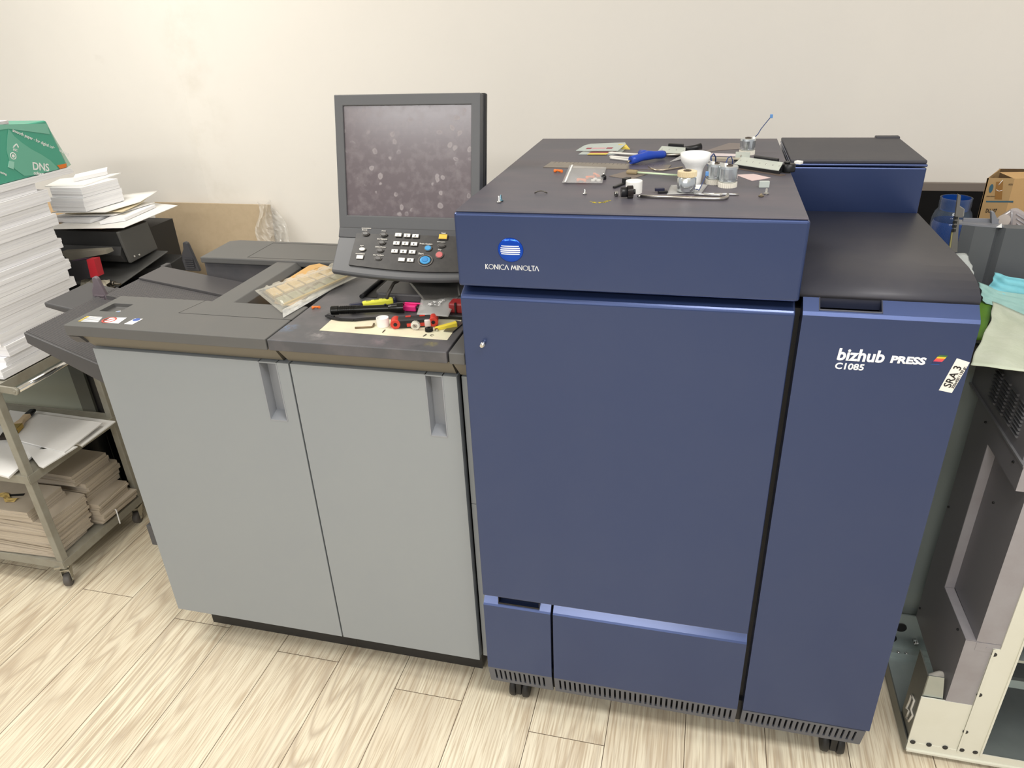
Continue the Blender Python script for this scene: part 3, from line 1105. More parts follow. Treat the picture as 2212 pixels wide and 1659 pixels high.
KW = mat('white_key', (232, 230, 222), 0.4)
KG = mat('grey_key', (72, 70, 68), 0.3)
KB = mat('blue_key', (60, 150, 205), 0.35)
for px, py in ((861, 508), (880, 509.3), (898, 510.3), (857, 525.8), (876, 526.5), (895, 527.8), (853, 543), (872, 544), (891, 545), (868, 561.5), (887, 562.5)):
    key(px, py, 0.0155, 0.0085, KW)
for px, py in ((790, 505), (829, 507), (825, 524), (821, 541), (817, 558.5), (954, 530.5)):
    key(px, py, 0.0155, 0.0095, KG, True)
key(783, 539, 0.0145, 0.0085, KW, True)
key(778, 556, 0.0165, 0.009, KW)
key(957.5, 512, 0.0195, 0.0115, mat('yellow_key', (236, 186, 66), 0.4))
key(925, 536.5, 0.0155, 0.0125, KB, True)
key(949.5, 551, 0.0165, 0.015, mat('red_key', (196, 104, 104), 0.4), True)
key(919, 563, 0.030, 0.0235, mat('black_collar', (34, 34, 34), 0.4), True, th=0.0015)
key(919, 562.7, 0.0255, 0.0195, KB, True, 'start_key', ring=False)
key(919, 562.4, 0.0155, 0.0125, mat('blue_key_centre', (40, 128, 190), 0.35), True, 'start_key', th=0.0042, ring=False)
PRINT = mat('panel_print', (214, 210, 202), 0.5)
for body, px, py, sz in (('Start', 903.5, 549.5, 0.0066), ('Proba Copiere', 906.5, 528, 0.0052), ('Reset', 953.5, 505, 0.0046), ('Stop', 946, 540.5, 0.0046), ('Intrerupere', 944, 523.5, 0.0042),
                         ('Acces', 824, 500, 0.0046), ('Mod Memorie', 814.5, 517.5, 0.0044), ('Utilitar/Contor', 810.5, 534.5, 0.0044), ('Mod Verificare', 806, 552, 0.0044), ('Economizare', 781.5, 494, 0.0046), ('Energie', 782, 498, 0.0046), ('Apel', 778, 532, 0.0046), ('Accesibilitate', 768, 549, 0.0044)):
    text('key_label', body, PRINT, kpl, sz, onplate(px, py) + kn_ * 0.0006, (1, 0, 0), kd, bold=0.0001, depth=0.0002)
for d_, (px, py) in zip('1234567890', ((859, 511), (878, 512), (896, 513), (855, 528), (874, 529), (893, 530), (851, 545.5), (870, 546.5), (889, 547.5), (885, 565))):
    text('key_digit', d_, INK, kpl, 0.0062, onplate(px, py) + kn_ * 0.0033, (1, 0, 0), kd, bold=0.0002, depth=0.0002)
# neck behind the panel
MB().hexa([(-0.27, 0.40, pz), (-0.12, 0.40, pz), (-0.12, 0.50, pz), (-0.27, 0.50, pz), (-0.27, 0.335, 1.20), (-0.12, 0.335, 1.20), (-0.12, 0.40, 1.22), (-0.27, 0.40, 1.22)]).build('support_neck', SCREENP, op, bev=0.004)

# ================================================================== left side: trolley, papers, machine behind
def sheetmat(name, col, line, rough=0.7):
    m = mat(name, col, rough)
    t = NT(m)
    tc = t.n('ShaderNodeTexCoord')
    mp = t.n('ShaderNodeMapping')
    mp.inputs['Scale'].default_value = (3.0, 3.0, 420.0)
    t.l(tc.outputs['Object'], mp.inputs[0])
    n = t.n('ShaderNodeTexNoise', Scale=1.0, Detail=3.0, Roughness=0.6)
    t.l(mp.outputs[0], n.inputs['Vector'])
    t.l(t.mix(t.ramp(n.outputs['Fac'], [(0.42, G(0)), (0.75, G(0.9))]), lin(col), lin(line)), t.b.inputs['Base Color'])
    bp = t.n('ShaderNodeBump', Strength=0.12, Distance=0.001)
    t.l(n.outputs['Fac'], bp.inputs['Height'])
    t.l(bp.outputs[0], t.b.inputs['Normal'])
    return m


PAPER = sheetmat('white_paper_edges', (248, 248, 249), (226, 226, 231))
PAPERS = mat('white_sheet', (240, 239, 236), 0.65, smudge=(228, 226, 222), scale=7, amount=0.5)
GBOARD = sheetmat('grey_board_edges', (196, 184, 166), (156, 144, 126), 0.8)
TROL = mat('trolley_grey_enamel', (150, 147, 134), 0.45, smudge=(124, 116, 100), scale=18, amount=0.5)
CHROME = mat('chrome', (215, 215, 212), 0.12, 1.0)


def slab(name, pts, z0, z1, m, label, cat, group=None, bow=0.0, parent=None, jit=0.0, layers=1):
    # a block of sheets with outline pts (xy) between z0 and z1, edges a little uneven
    b = MB()
    n = layers
    for i in range(n):
        za = z0 + (z1 - z0) * i / n
        zb = z0 + (z1 - z0) * (i + 1) / n
        dx, dy = random.uniform(-jit, jit), random.uniform(-jit, jit)
        b.profz([(x + dx, y + dy) for x, y in pts], za, zb - (0.00025 if n > 1 else 0))
    o = b.build(name, m, parent, bev=0.0)
    if label:
        tag(o, label, cat, group)
    return o


def rect(x0, x1, y0, y1, a=0.0):
    cx, cy = (x0 + x1) / 2, (y0 + y1) / 2
    c, s = math.cos(a), math.sin(a)
    return [(cx + (x - cx) * c - (y - cy) * s, cy + (x - cx) * s + (y - cy) * c) for x, y in ((x0, y0), (x1, y0), (x1, y1), (x0, y1))]


# ---- trolley
TX = -1.47
tr = thing('trolley', 'grey enamelled three-shelf trolley on castors loaded with paper', 'trolley', (-1.85, 0.34, 0))
TL = -2.25
PW = 0.024
for x in (TX - PW, TL):
    for y in (0.155, 0.515):
        MB().box(x, x + PW, y, y + PW, 0.086, 0.745).build('post', TROL, tr, bev=0.002)
for nm, z, pad in (('top_shelf', 0.725, 0.012), ('middle_shelf', 0.424, 0.0), ('bottom_shelf', 0.092, 0.0)):
    s_ = MB()
    s_.box(TL + 0.002, TX - 0.002, 0.157, 0.537, z + 0.008, z + 0.014)
    s_.box(TL, TX, 0.153, 0.158, z - 0.012, z + 0.016)
    s_.box(TL, TX, 0.536, 0.541, z - 0.012, z + 0.016)
    s_.box(TX - 0.003, TX + 0.002, 0.155, 0.539, z - 0.012, z + 0.016)
    s_.box(TL - 0.002, TL + 0.003, 0.155, 0.539, z - 0.012, z + 0.016)
    s_.build(nm, TROL, tr)
h = MB().tube([(-1.412, 0.176, 0.726), (-1.412, 0.52, 0.726)], 0.0085, 12)
ho_ = h.build('push_handle', CHROME, tr)
for y in (0.172, 0.514):
    b = MB().hexa([(-1.50, y, 0.722), (-1.408, y, 0.716), (-1.408, y + 0.006, 0.716), (-1.50, y + 0.006, 0.722), (-1.50, y, 0.742), (-1.408, y, 0.737), (-1.408, y + 0.006, 0.737), (-1.50, y + 0.006, 0.742)])
    b.lathe([(0.0105, -0.002), (0.0105, 0.008)], (-1.412, y, 0.7265), 16, 'y')
    b.lathe([(0.004, -0.004), (0.004, -0.001)], (-1.412, y, 0.7265), 10, 'y')
    b.build('handle_bracket', TROL, ho_)


def trolley_caster(x, y, a):
    c = MB()
    c.lathe([(0.009, -0.010), (0.020, -0.010), (0.0225, -0.007), (0.0225, 0.007), (0.020, 0.010), (0.009, 0.010)], (0, 0, 0.0225), 24, 'x')
    o = c.build('caster_wheel', mat('grey_rubber', (92, 88, 84), 0.6), tr, world=False)
    o.location = (x + 1.85, y - 0.34, 0)
    o.rotation_euler = (0, 0, a)
    f_ = MB()
    for s in (-1, 1):
        f_.prism([(s * 0.012, -0.006, 0.016), (s * 0.012, 0.006, 0.016), (s * 0.012, 0.028, 0.062), (s * 0.012, -0.004, 0.062)], (s * 0.0015, 0, 0))
        f_.lathe([(0.005, s * 0.012), (0.005, s * 0.016)], (0, 0, 0.0225), 10, 'x')
    f_.box(-0.014, 0.014, -0.006, 0.030, 0.060, 0.064).box(-0.022, 0.022, -0.016, 0.032, 0.080, 0.086).lathe([(0.012, 0.064), (0.012, 0.080)], (0, 0.008, 0), 14)
    f_.build('caster_fork', mat('dull_zinc', (176, 172, 158), 0.4, 0.7), o, world=False)


for x, y, a in ((-1.492, 0.168, 0.5), (-1.492, 0.505, 0.2), (-2.22, 0.168, 0.3), (-2.22, 0.505, 0.0)):
    trolley_caster(x, y, a)

# ---- tall stack on the top shelf, bottom to top
z = 0.7455
ORD = ['bottom', 'second from bottom', 'third from bottom', 'fourth from bottom', 'fifth from bottom', 'sixth from bottom', 'seventh from bottom', 'eighth from bottom',
       'seventh from top', 'sixth from top', 'fifth from top', 'fourth from top', 'third from top', 'second from top', 'topmost']
HS = [0.030, 0.026, 0.034, 0.036, 0.038, 0.030, 0.027, 0.031, 0.036, 0.030, 0.042, 0.034, 0.036, 0.036, 0.025]
Y1 = [0.545, 0.55, 0.53, 0.525, 0.552, 0.555, 0.528, 0.533, 0.552, 0.535, 0.530, 0.545, 0.530, 0.532, 0.528]
Y1 = [0.520, 0.535, 0.53, 0.535, 0.515, 0.548, 0.528, 0.545, 0.530, 0.548, 0.530, 0.552, 0.538, 0.548, 0.522]
for i, hh in enumerate(HS):
    y0 = 0.205 if i == 0 else (0.228 if i == 1 else 0.235 + random.uniform(-0.01, 0.01))
    xr = -1.468 + random.uniform(-0.006, 0.004)
    a = random.uniform(-0.012, 0.012)
    slab('paper_ream', rect(-1.91, xr, y0, Y1[i], a), z, z + hh - 0.0006, PAPER, 'white paper bundle, %s of the tall stack on the trolley' % ORD[i], 'paper', 'white paper bundles in the tall trolley stack', jit=0.0012, layers=3)
    z += hh
ZS = z
# loose bundle lying over the stack
cv_ = MB()
for i_ in range(3):
    ya, yb2 = 0.30 + 0.004 * i_, 0.668 - 0.004 * i_
    cv_.hexa([(-1.93, ya, ZS + 0.006 * i_), (-1.468, ya, ZS + 0.006 * i_), (-1.468, yb2, ZS + 0.006 * i_), (-1.93, yb2, ZS + 0.006 * i_), (-1.93, ya, ZS + 0.006 * i_ + 0.0058), (-1.468, ya, ZS + 0.006 * i_ + 0.0058), (-1.468, yb2, ZS + 0.006 * i_ + 0.0058), (-1.93, yb2, ZS + 0.006 * i_ + 0.0058)])
tag(cv_.build('paper_ream', PAPER), 'wide flat white paper bundle lying crosswise beneath the green pack', 'paper')
ZS += 0.0175
# green wrapped paper pack, lid end slanted
GREEN = mat('green_wrapper', (70, 160, 134), 0.32, smudge=(84, 170, 145), scale=5, amount=0.5)
GREENL = mat('pale_green_wrapper', (122, 186, 164), 0.32)
gp = thing('paper_pack', 'green wrapped pack of copier paper with orange tab on top of the tall stack', 'paper pack', (-1.68, 0.46, ZS + 0.003))
zb, zt = ZS + 0.001, 1.396
FX = -1.472
body = MB()
body.hexa([(-1.95, 0.25, zb), (FX, 0.25, zb), (FX, 0.657, zb), (-1.95, 0.657, zb), (-1.93, 0.27, zt), (FX - 0.004, 0.27, zt), (FX - 0.004, 0.632, zt), (-1.93, 0.632, zt)])
bo = body.build('wrapped_pack', GREEN, gp, bev=0.004)


def gx(z_):
    return FX + 0.0006 - 0.004 * (z_ - zb) / (zt - zb)


def gface(pts, name, m, th=0.0005, parent=None):
    return MB().prism([(gx(z_), y_, z_) for y_, z_ in pts], (th, 0, 0)).build(name, m, parent or gp)


def gpx(px, py):
    q = P(px, py, x=FX)
    return (q.y, max(q.z, zb + 0.001))


gface([gpx(0, 281), gpx(20, 278), gpx(109, 290), gpx(103, 267), gpx(0, 269)], 'wrapper_band', GREENL)
sw = [gpx(*q) for q in ((20, 279), (17, 300), (15, 325), (20, 345), (32, 365), (52, 380), (75, 378), (100, 372), (127, 371), (122, 360), (108, 346), (90, 334), (68, 322), (48, 308), (32, 294), (24, 283))]
gface(sw, 'wrapper_swoosh', mat('mid_green_wrapper', (106, 178, 154), 0.32), 0.0007)
gface([gpx(123, 357), gpx(143, 353), gpx(144, 365), gpx(130, 368)], 'orange_tab', mat('orange_print', (226, 122, 40), 0.4), 0.0009)
# folded end flaps
fl = MB()
fl.hexa([(-1.94, 0.657, zb), (FX - 0.001, 0.657, zb), (FX - 0.016, 0.688, zb), (-1.94, 0.688, zb), (-1.90, 0.633, zt - 0.002), (FX - 0.006, 0.633, zt - 0.002), (FX - 0.030, 0.662, zt - 0.032), (-1.90, 0.662, zt - 0.032)])
fl.build('folded_end', mat('pale_wrapper_end', (150, 190, 172), 0.3), gp, bev=0.002)


def gtext(body_, px, py, size, px2, py2, bold=0.0, m=WHITEINK, lift=0.0011, squeeze=1.0):
    a = P(px, py, x=FX)
    b_ = P(px2, py2, x=FX)
    d = (b_ - a)
    d.x = 0
    up = Vector((0, -d.z, d.y))
    return text('wrapper_lettering', body_, m, gp, size, (gx(a.z) + lift, a.y, a.z), d, up, bold=bold, depth=0.0002, squeeze=squeeze)


gtext('smooth paper - for digital colour printing', 28, 284, 0.0128, 140, 332, 0.0001, squeeze=0.92)
gtext('DNS', 70, 366, 0.030, 128, 372, 0.0006, squeeze=0.98)
gtext('colour', 72, 376.5, 0.013, 110, 381, 0.0003)
gtext('colour printing', -22, 366, 0.0085, 26, 383, 0.0001)
gtext('FSC', 29, 325.5, 0.0085, 45, 328, 0.0002)
c_ = P(29, 337, x=FX)
MB().lathe([(0.0075, 0), (0.0075, 0.0006), (0.0100, 0.0006), (0.0100, 0)], (gx(c_.z) + 0.0005, c_.y, c_.z), 24, 'x', cap=False).lathe([(0.0045, 0), (0.0045, 0.0006)], (gx(c_.z) + 0.0005, c_.y, c_.z), 16, 'x').build('wrapper_mark', WHITEINK, gp)
q = [gpx(*w) for w in ((28, 319), (34, 311), (37, 310), (41, 317), (40, 320), (36, 312), (31, 319))]
gface(q, 'wrapper_mark', WHITEINK, 0.0012)
gface([gpx(29, 314), gpx(32, 317), gpx(31, 319)], 'wrapper_mark', WHITEINK, 0.0012)
gface([gpx(20, 347), gpx(31, 350), gpx(29, 366), gpx(17, 361)], 'wrapper_mark', mat('green_white_print', (150, 205, 186), 0.4), 0.0012)
slab('paper_offcuts', rect(-1.80, -1.478, 0.30, 0.505, 0.0), zt + 0.001, zt + 0.018, sheetmat('grey_white_paper', (214, 213, 214), (180, 178, 182)), 'small bundle of greyish paper lying on top of the green pack', 'paper', jit=0.001, layers=2)

# ---- middle shelf: loose sheets and the paint brush
zm = 0.4415
SHM = [('white sheets at the back right corner of the middle trolley shelf', [(70, 888), (250, 912), (178, 965), (20, 915)], 0.004),
       ('wide cream sheet hanging over the front of the middle trolley shelf', [(0, 925), (96, 965), (20, 1034), (-60, 1012)], 0.006),
       ('white card stack along the right edge of the middle trolley shelf', [(60, 975), (168, 966), (94, 1012), (84, 1008)], 0.004),
       ('large white sheet under the brush on the middle trolley shelf', [(22, 888), (222, 915), (140, 979), (-10, 940)], 0.004)]
for lab, pxs, th in SHM:
    MBs = MB().prism([P(a, b, z=zm) for a, b in pxs], (0, 0, th))
    tag(MBs.build('paper_sheet', PAPERS), lab, 'paper', 'loose sheets on the middle trolley shelf')
    zm += th + 0.0008
BR0, BR1 = P(8, 948, z=zm + 0.010), P(72, 885, z=zm + 0.010)
br = thing('paint_brush', 'flat paint brush with wooden handle lying on the middle trolley shelf sheets', 'brush', BR0)
d = (BR1 - BR0)
d.z = 0
Lb = d.length
d.normalize()
e = Vector((-d.y, d.x, 0))


def strip(b, s0, s1, w0, w1, h0, h1):
    b.hexa([d * s0 - e * w0 + Vector((0, 0, -h0)), d * s1 - e * w1 + Vector((0, 0, -h1)), d * s1 + e * w1 + Vector((0, 0, -h1)), d * s0 + e * w0 + Vector((0, 0, -h0)),
            d * s0 - e * w0 + Vector((0, 0, h0)), d * s1 - e * w1 + Vector((0, 0, h1)), d * s1 + e * w1 + Vector((0, 0, h1)), d * s0 + e * w0 + Vector((0, 0, h0))])


b = MB()
strip(b, 0, Lb * 0.26, 0.016, 0.020, 0.006, 0.0085)
b.build('bristles', mat('black_bristles', (42, 34, 28), 0.8, bump=0.6, bscale=300), br, world=False, bev=0.003)
b = MB()
strip(b, Lb * 0.24, Lb * 0.44, 0.020, 0.019, 0.009, 0.008)
b.build('ferrule', mat('brass_ferrule', (190, 160, 82), 0.3, 0.9), br, world=False, bev=0.001)
b = MB()
strip(b, Lb * 0.44, Lb * 0.60, 0.018, 0.010, 0.007, 0.007)
strip(b, Lb * 0.60, Lb * 0.80, 0.010, 0.012, 0.007, 0.007)
b.build('handle', mat('bare_wood', (214, 190, 156), 0.5), br, world=False, bev=0.004, weld=True)
b = MB()
strip(b, Lb * 0.80, Lb, 0.012, 0.011, 0.0072, 0.006)
b.build('handle_tip', BLACKP, br, world=False, bev=0.005)

# ---- bottom shelf: grey board bundles
zl = 0.1095


def board(x0, x1, y0, y1, z0, h, a, lab, layers=4):
    return slab('board_bundle', rect(x0, x1, y0, y1, a), z0, z0 + h, GBOARD, lab, 'cardboard', 'grey board bundles on the bottom trolley shelf', jit=0.004, layers=layers)


board(-1.76, -1.500, 0.165, 0.30, zl, 0.016, 0.04, 'lowest thin grey boards at the front of the bottom trolley shelf', 3)
board(-1.80, -1.500, 0.175, 0.33, zl + 0.016, 0.030, -0.02, 'grey board bundle second from the bottom of the front left pile', 5)
board(-1.80, -1.503, 0.172, 0.335, zl + 0.046, 0.050, 0.015, 'thick grey board bundle in the middle of the front left pile', 5)
board(-1.84, -1.505, 0.18, 0.345, zl + 0.096, 0.034, -0.03, 'grey board bundle second from the top of the front left pile', 4)
board(-1.80, -1.56, 0.17, 0.315, zl + 0.130, 0.040, 0.03, 'top grey board bundle of the front left pile with a torn hole', 4)
tl = thing('torn_tape', 'torn scrap of yellow tape on the top board of the front left pile', 'tape', (-1.69, 0.225, zl + 0.1708))
b = MB()
b.grid(lambda u, v: Vector(((u - 0.5) * 0.09, (v - 0.5) * 0.022 + 0.012 * math.sin(u * 6), 0.003 + 0.003 * math.sin(u * 17) * math.cos(v * 5))), 10, 3, False)
b.build('tape_scrap', mat('yellowed_tape', (206, 178, 110), 0.5), tl, world=False, thick=0.0006)
MB().prism([(-0.02, 0.004, 0.0003), (0.045, 0.022, 0.0003), (0.04, 0.034, 0.0003), (-0.01, 0.018, 0.0003)], (0, 0, 0.0004)).build('torn_hole', BLACK, tl, world=False)
board(-1.74, -1.480, 0.345, 0.508, zl, 0.012, 0.05, 'thin brown board flat at the right edge of the bottom trolley shelf', 1)
board(-1.75, -1.462, 0.345, 0.505, zl + 0.012, 0.030, -0.02, 'wide grey boards under the white strip at the right edge of the shelf', 4)
board(-1.70, -1.475, 0.345, 0.49, zl + 0.042, 0.040, 0.04, 'grey board bundle with fanned edge low in the right hand pile', 5)
board(-1.74, -1.520, 0.36, 0.515, zl + 0.082, 0.036, -0.02, 'grey board bundle in the middle of the right hand pile', 2)
board(-1.74, -1.515, 0.365, 0.52, zl + 0.118, 0.034, 0.02, 'grey board bundle second from the top of the right hand pile', 2)
board(-1.76, -1.535, 0.35, 0.505, zl + 0.152, 0.040, -0.03, 'topmost grey board bundle of the right hand pile', 3)
tag(MB().tube([(-1.50, 0.405, zl + 0.043), (-1.455, 0.395, zl + 0.03), (-1.43, 0.37, zl - 0.005)], 0.0022, 6).build('white_strip', PAPERS), 'thin white strip poking out from the boards of the bottom shelf', 'strip')

# ---- foot of the finisher seen past its door
B(-1.355, -0.95, 0.40, 0.56, 0.0, 0.085).build('base_foot', mat('foot_grey', (104, 104, 106), 0.5), fi, bev=0.002)

# ---- binding machine behind the trolley
BKM = mat('machine_black', (40, 40, 40), 0.5, bump=0.02, bscale=500)
MGR = mat('machine_grey', (84, 84, 82), 0.5, bump=0.02, bscale=500)
bm_ = thing('binding_machine', 'black and grey tabletop binding machine by the left wall under stacked paper', 'machine', (-1.75, 0.95, 0))
MB().box(-2.15, -1.415, 0.72, 0.86, 0.93, 1.034).build('head', BKM, bm_, bev=0.003)
MB().prism([(-1.400, 0.705, 1.038), (-1.400, 0.845, 1.036), (-1.400, 0.862, 0.935), (-1.400, 0.722, 0.928), (-1.400, 0.712, 0.99)], (-0.012, 0, 0)).build('side_cheek', MGR, bm_, bev=0.003)
MB().profx([(0.715, 0.985), (0.70, 0.96), (0.712, 0.935), (0.74, 0.93), (0.74, 0.985)], -2.1, -1.415).build('front_bar', mat('machine_dark', (54, 54, 54), 0.4), bm_)
for yy_, zz_ in ((0.742, 0.945), (0.765, 0.943)):
    MB().lathe([(0.004, 0), (0.004, 0.003), (0.002, 0.004)], (-1.400, yy_, zz_), 12, 'x').build('screw', STEEL, bm_)
MB().box(-2.15, -1.44, 0.86, 1.02, 0.84, 1.0).build('column', BKM, bm_)
MB().box(-2.2, -1.44, 0.66, 1.02, 0.80, 0.84).build('bed', BKM, bm_, bev=0.003)
MB().hexa([(-1.62, 0.66, 0.865), (-1.42, 0.66, 0.865), (-1.36, 0.86, 0.925), (-1.62, 0.86, 0.925), (-1.62, 0.66, 0.870), (-1.42, 0.66, 0.870), (-1.36, 0.86, 0.93), (-1.62, 0.86, 0.93)]).build('paper_rest', MGR, bm_, bev=0.002)
MB().hexa([(-1.56, 0.68, 0.8725), (-1.44, 0.68, 0.8725), (-1.42, 0.80, 0.9085), (-1.56, 0.80, 0.9085), (-1.56, 0.68, 0.874), (-1.44, 0.68, 0.874), (-1.42, 0.80, 0.910), (-1.56, 0.80, 0.910)]).build('rest_plate', mat('pale_grey_plate', (146, 146, 142), 0.4), bm_)
MB().hexa([(-1.54, 0.80, 0.83), (-1.35, 0.80, 0.83), (-1.33, 0.90, 0.85), (-1.54, 0.90, 0.85), (-1.54, 0.80, 0.885), (-1.35, 0.80, 0.885), (-1.33, 0.90, 0.905), (-1.54, 0.90, 0.905)]).build('side_tray', BKM, bm_, bev=0.003)
cl = MB().box(-1.475, -1.44, 0.645, 0.665, 0.862, 0.884).lathe([(0.007, 0), (0.007, 0.012)], (-1.44, 0.655, 0.88), 12, 'x')
cl.tube([(-1.50, 0.65, 0.86), (-1.46, 0.652, 0.885), (-1.41, 0.66, 0.875)], 0.004, 6)
cl.build('clamp', mat('dark_steel', (110, 106, 98), 0.3, 0.9), bm_)
MB().box(-2.2, -1.77, 0.70, 1.02, 0.0, 0.80).build('cabinet', mat('grey_green_steel', (142, 148, 136), 0.4), bm_, bev=0.004)
MB().box(-1.77, -1.71, 0.68, 1.02, 0.0, 0.80).build('cabinet_post', mat('post_grey_green', (92, 94, 86), 0.5), bm_)
MB().box(-1.71, -1.44, 0.69, 1.0, 0.0, 0.80).build('cabinet_side', BLACKP, bm_)
wb_ = thing('waste_bin', 'dark charcoal rounded bin on the floor behind the trolley', 'bin', (-1.72, 0.615, 0))
MB().lathe([(0.050, 0.0), (0.056, 0.012), (0.062, 0.30), (0.064, 0.302), (0.060, 0.304), (0.055, 0.02)], (0, 0, 0), 32).build('bin_body', mat('charcoal_bin', (40, 42, 44), 0.35), wb_, world=False)

# things around the machine
rb = thing('tape_box', 'small black box with a red end standing beside the tall paper stack', 'box', (-1.50, 0.62, 0))
fz = 0.875
q0, q1, q2, q3 = P(150, 612, y=0.62), P(196, 600, y=0.62), P(187, 561, y=0.62), P(148, 566, y=0.62)
r1, r2 = P(213, 597, y=0.62), P(203, 560, y=0.62)
MB().prism([q0, q1, q2, q3], (0, 0.025, 0)).build('box_body', mat('black_box_card', (48, 46, 50), 0.4), rb)
MB().prism([q1 + Vector((0, -0.0005, 0)), r1 + Vector((0, -0.0005, 0)), r2 + Vector((0, -0.0005, 0)), q2 + Vector((0, -0.0005, 0))], (0, 0.026, 0)).build('red_end', mat('red_card', (186, 40, 52), 0.4), rb)
MB().prism([q3 + Vector((0.004, 0.004, 0.0006)), q2 + Vector((-0.006, 0.004, 0.0006)), q2 + Vector((-0.006, 0.02, 0.0006)), q3 + Vector((0.004, 0.02, 0.0006))], (0, 0, 0.0004)).build('box_print', mat('navy_red_print', (74, 50, 78), 0.4), rb)
tag(MB().prism([P(130, 545, y=0.66), P(228, 540, y=0.66), P(232, 548, y=0.66), P(150, 563, y=0.66)], (0, 0.03, 0)).build('grey_card', mat('grey_card', (124, 120, 108), 0.7)), 'flat grey card strip above the black and red box', 'card')
fb = MB()
random.seed(3)
fb.grid(lambda u, v: P(158 + 60 * u, 612 + 40 * v, y=0.60) + Vector((0, random.uniform(-0.006, 0.006) + 0.04 * (1 - v), random.uniform(-0.003, 0.003))), 10, 8, False)
tag(fb.build('foil_bag', mat('crinkled_clear_film', (190, 184, 166), 0.12, 0.0, alpha=0.75, spec=1.0), thick=0.0006), 'crumpled shiny clear film behind the lilac paper guide', 'plastic film')

# board and paper on the machine
ZB = 1.0395
wbd = MB().profz([(-2.10, 0.728), (-1.485, 0.728), (-1.452, 0.765), (-1.452, 1.02), (-2.10, 1.02)], ZB, ZB + 0.011)
tag(wbd.build('wooden_board', mat('plywood_edge', (196, 164, 122), 0.6, smudge=(176, 142, 102), scale=30, amount=0.5)), 'thin wooden board lying on top of the black binding machine', 'board')
z1 = ZB + 0.0115
c4 = [P(90, 496, z=z1), P(268, 492.5, z=z1), P(384, 444.5, z=z1), P(300, 436, z=z1)]
tag(MB().prism(c4, (0, 0, 0.0015)).build('paper_sheet', PAPERS), 'largest white sheet jutting right from the wooden board', 'paper', 'papers on the wooden board')


def pile(name, px0, px1, pb, pt, y, depth, lab, skew=0.0, m=PAPER, layers=3, jit=0.0015, zfix=None):
    a = P(px0, pb, y=y)
    b_ = P(px1, pb, y=y)
    zt_ = P((px0 + px1) / 2, pt, y=y).z
    z0 = a.z if zfix is None else zfix
    return slab(name, [(a.x, y), (b_.x, y), (b_.x + skew, y + depth), (a.x + skew, y + depth)], z0, zt_, m, lab, 'paper', 'papers on the wooden board', layers=layers, jit=jit), zt_


z1 += 0.0025
_, z2 = pile('paper_ream', 114, 198, 489, 474, 0.745, 0.24, 'low paper stack with wavy edge at the front of the wooden board', 0.02, layers=4, zfix=z1)
sq = [P(214, 478, z=z2 + 0.001), P(268, 470, z=z2 + 0.001), P(334, 441, z=z2 + 0.001), P(284, 443, z=z2 + 0.001)]
slab('paper_ream', [(v.x, v.y) for v in sq], z1 + 0.0005, z2, PAPER, 'small white paper wad leaning out to the right of the low stack', 'paper', 'papers on the wooden board', layers=2, jit=0.001)
for i, (pxs, lab, c) in enumerate(((((115, 468), (245, 466), (335, 438), (250, 432)), 'white sheet with bent far edge over the low stack', PAPERS),
                                   (((140, 462), (265, 458), (322, 432), (240, 428)), 'yellowed card edge between white sheets on the board', mat('cream_card', (226, 212, 178), 0.7)),
                                   (((112, 460), (228, 459), (345, 424), (235, 424)), 'upper white sheet curling up at its far right end', PAPERS))):
    zz = z2 + 0.003 + i * 0.008
    qs = [P(a, b, z=zz) for a, b in pxs]

    def fn(u, v, qs=qs, i=i):
        p = (qs[0] * (1 - u) + qs[1] * u) * (1 - v) + (qs[3] * (1 - u) + qs[2] * u) * v
        p.z += 0.025 * i * max(0, v - 0.62) * u
        return p
    tag(MB().grid(fn, 8, 8).build('paper_sheet', c, thick=0.0015), lab, 'paper', 'papers on the wooden board')
z3 = z2 + 0.023
_, z4 = pile('paper_ream', 116, 187, 458, 428, 0.76, 0.16, 'lower block of the small square paper stack on the board', 0.02, layers=3, zfix=z3)
_, z5 = pile('paper_ream', 114, 180, 428, 406, 0.765, 0.15, 'upper block of the small square paper stack on the board', 0.02, layers=3, zfix=z4 + 0.0006)
qs = [P(97, 404, z=z5), P(182, 402, z=z5), P(262, 375, z=z5), P(130, 388, z=z5)]
tag(MB().prism(qs, (0, 0, 0.003)).build('paper_sheet', PAPERS), 'pointed white sheet resting on the square paper stack', 'paper', 'papers on the wooden board')
qs = [P(160, 393, z=z5 + 0.004), P(233, 377, z=z5 + 0.004), P(234, 368, z=z5 + 0.004), P(165, 384, z=z5 + 0.004)]
tag(MB().prism(qs, (0, 0, 0.012)).build('paper_offcuts', PAPER), 'narrow bundle of paper offcuts topping the square stack', 'paper', 'papers on the wooden board')

# ---- leaning board with plastic film
yb0 = 1.225
t0, t1 = P(330, 437, y=yb0), P(582, 440, y=yb0)
lb_ = MB().hexa([(t0.x, 1.10, 0), (t1.x, 1.10, 0), (t1.x, 1.108, 0), (t0.x, 1.108, 0), (t0.x, yb0, t0.z), (t1.x, yb0, t0.z), (t1.x, yb0 + 0.008, t0.z), (t0.x, yb0 + 0.008, t0.z)])
tag(lb_.build('hardboard_sheet', mat('brown_board', (192, 172, 142), 0.75, smudge=(178, 158, 128), scale=40, amount=0.5)), 'brown board leaning against the back wall behind the finisher', 'board')
FILM = mat('clear_film', (236, 234, 228), 0.12, alpha=0.24, spec=1.0, bump=0.8, bscale=40)
random.seed(11)
fx = MB()


def filmp(u, v):
    wv = 0.5 + 0.5 * v
    px_ = 556 + (32 + 44 * v) * u + 5 * math.sin(v * 7 + u * 4)
    py_ = 436 + 92 * v + 5 * math.sin(u * 5)
    yy_ = 1.19 - 0.05 * v + 0.012 * math.sin(u * 19 + v * 5) + random.uniform(-0.004, 0.004)
    return P(px_, py_, y=yy_)


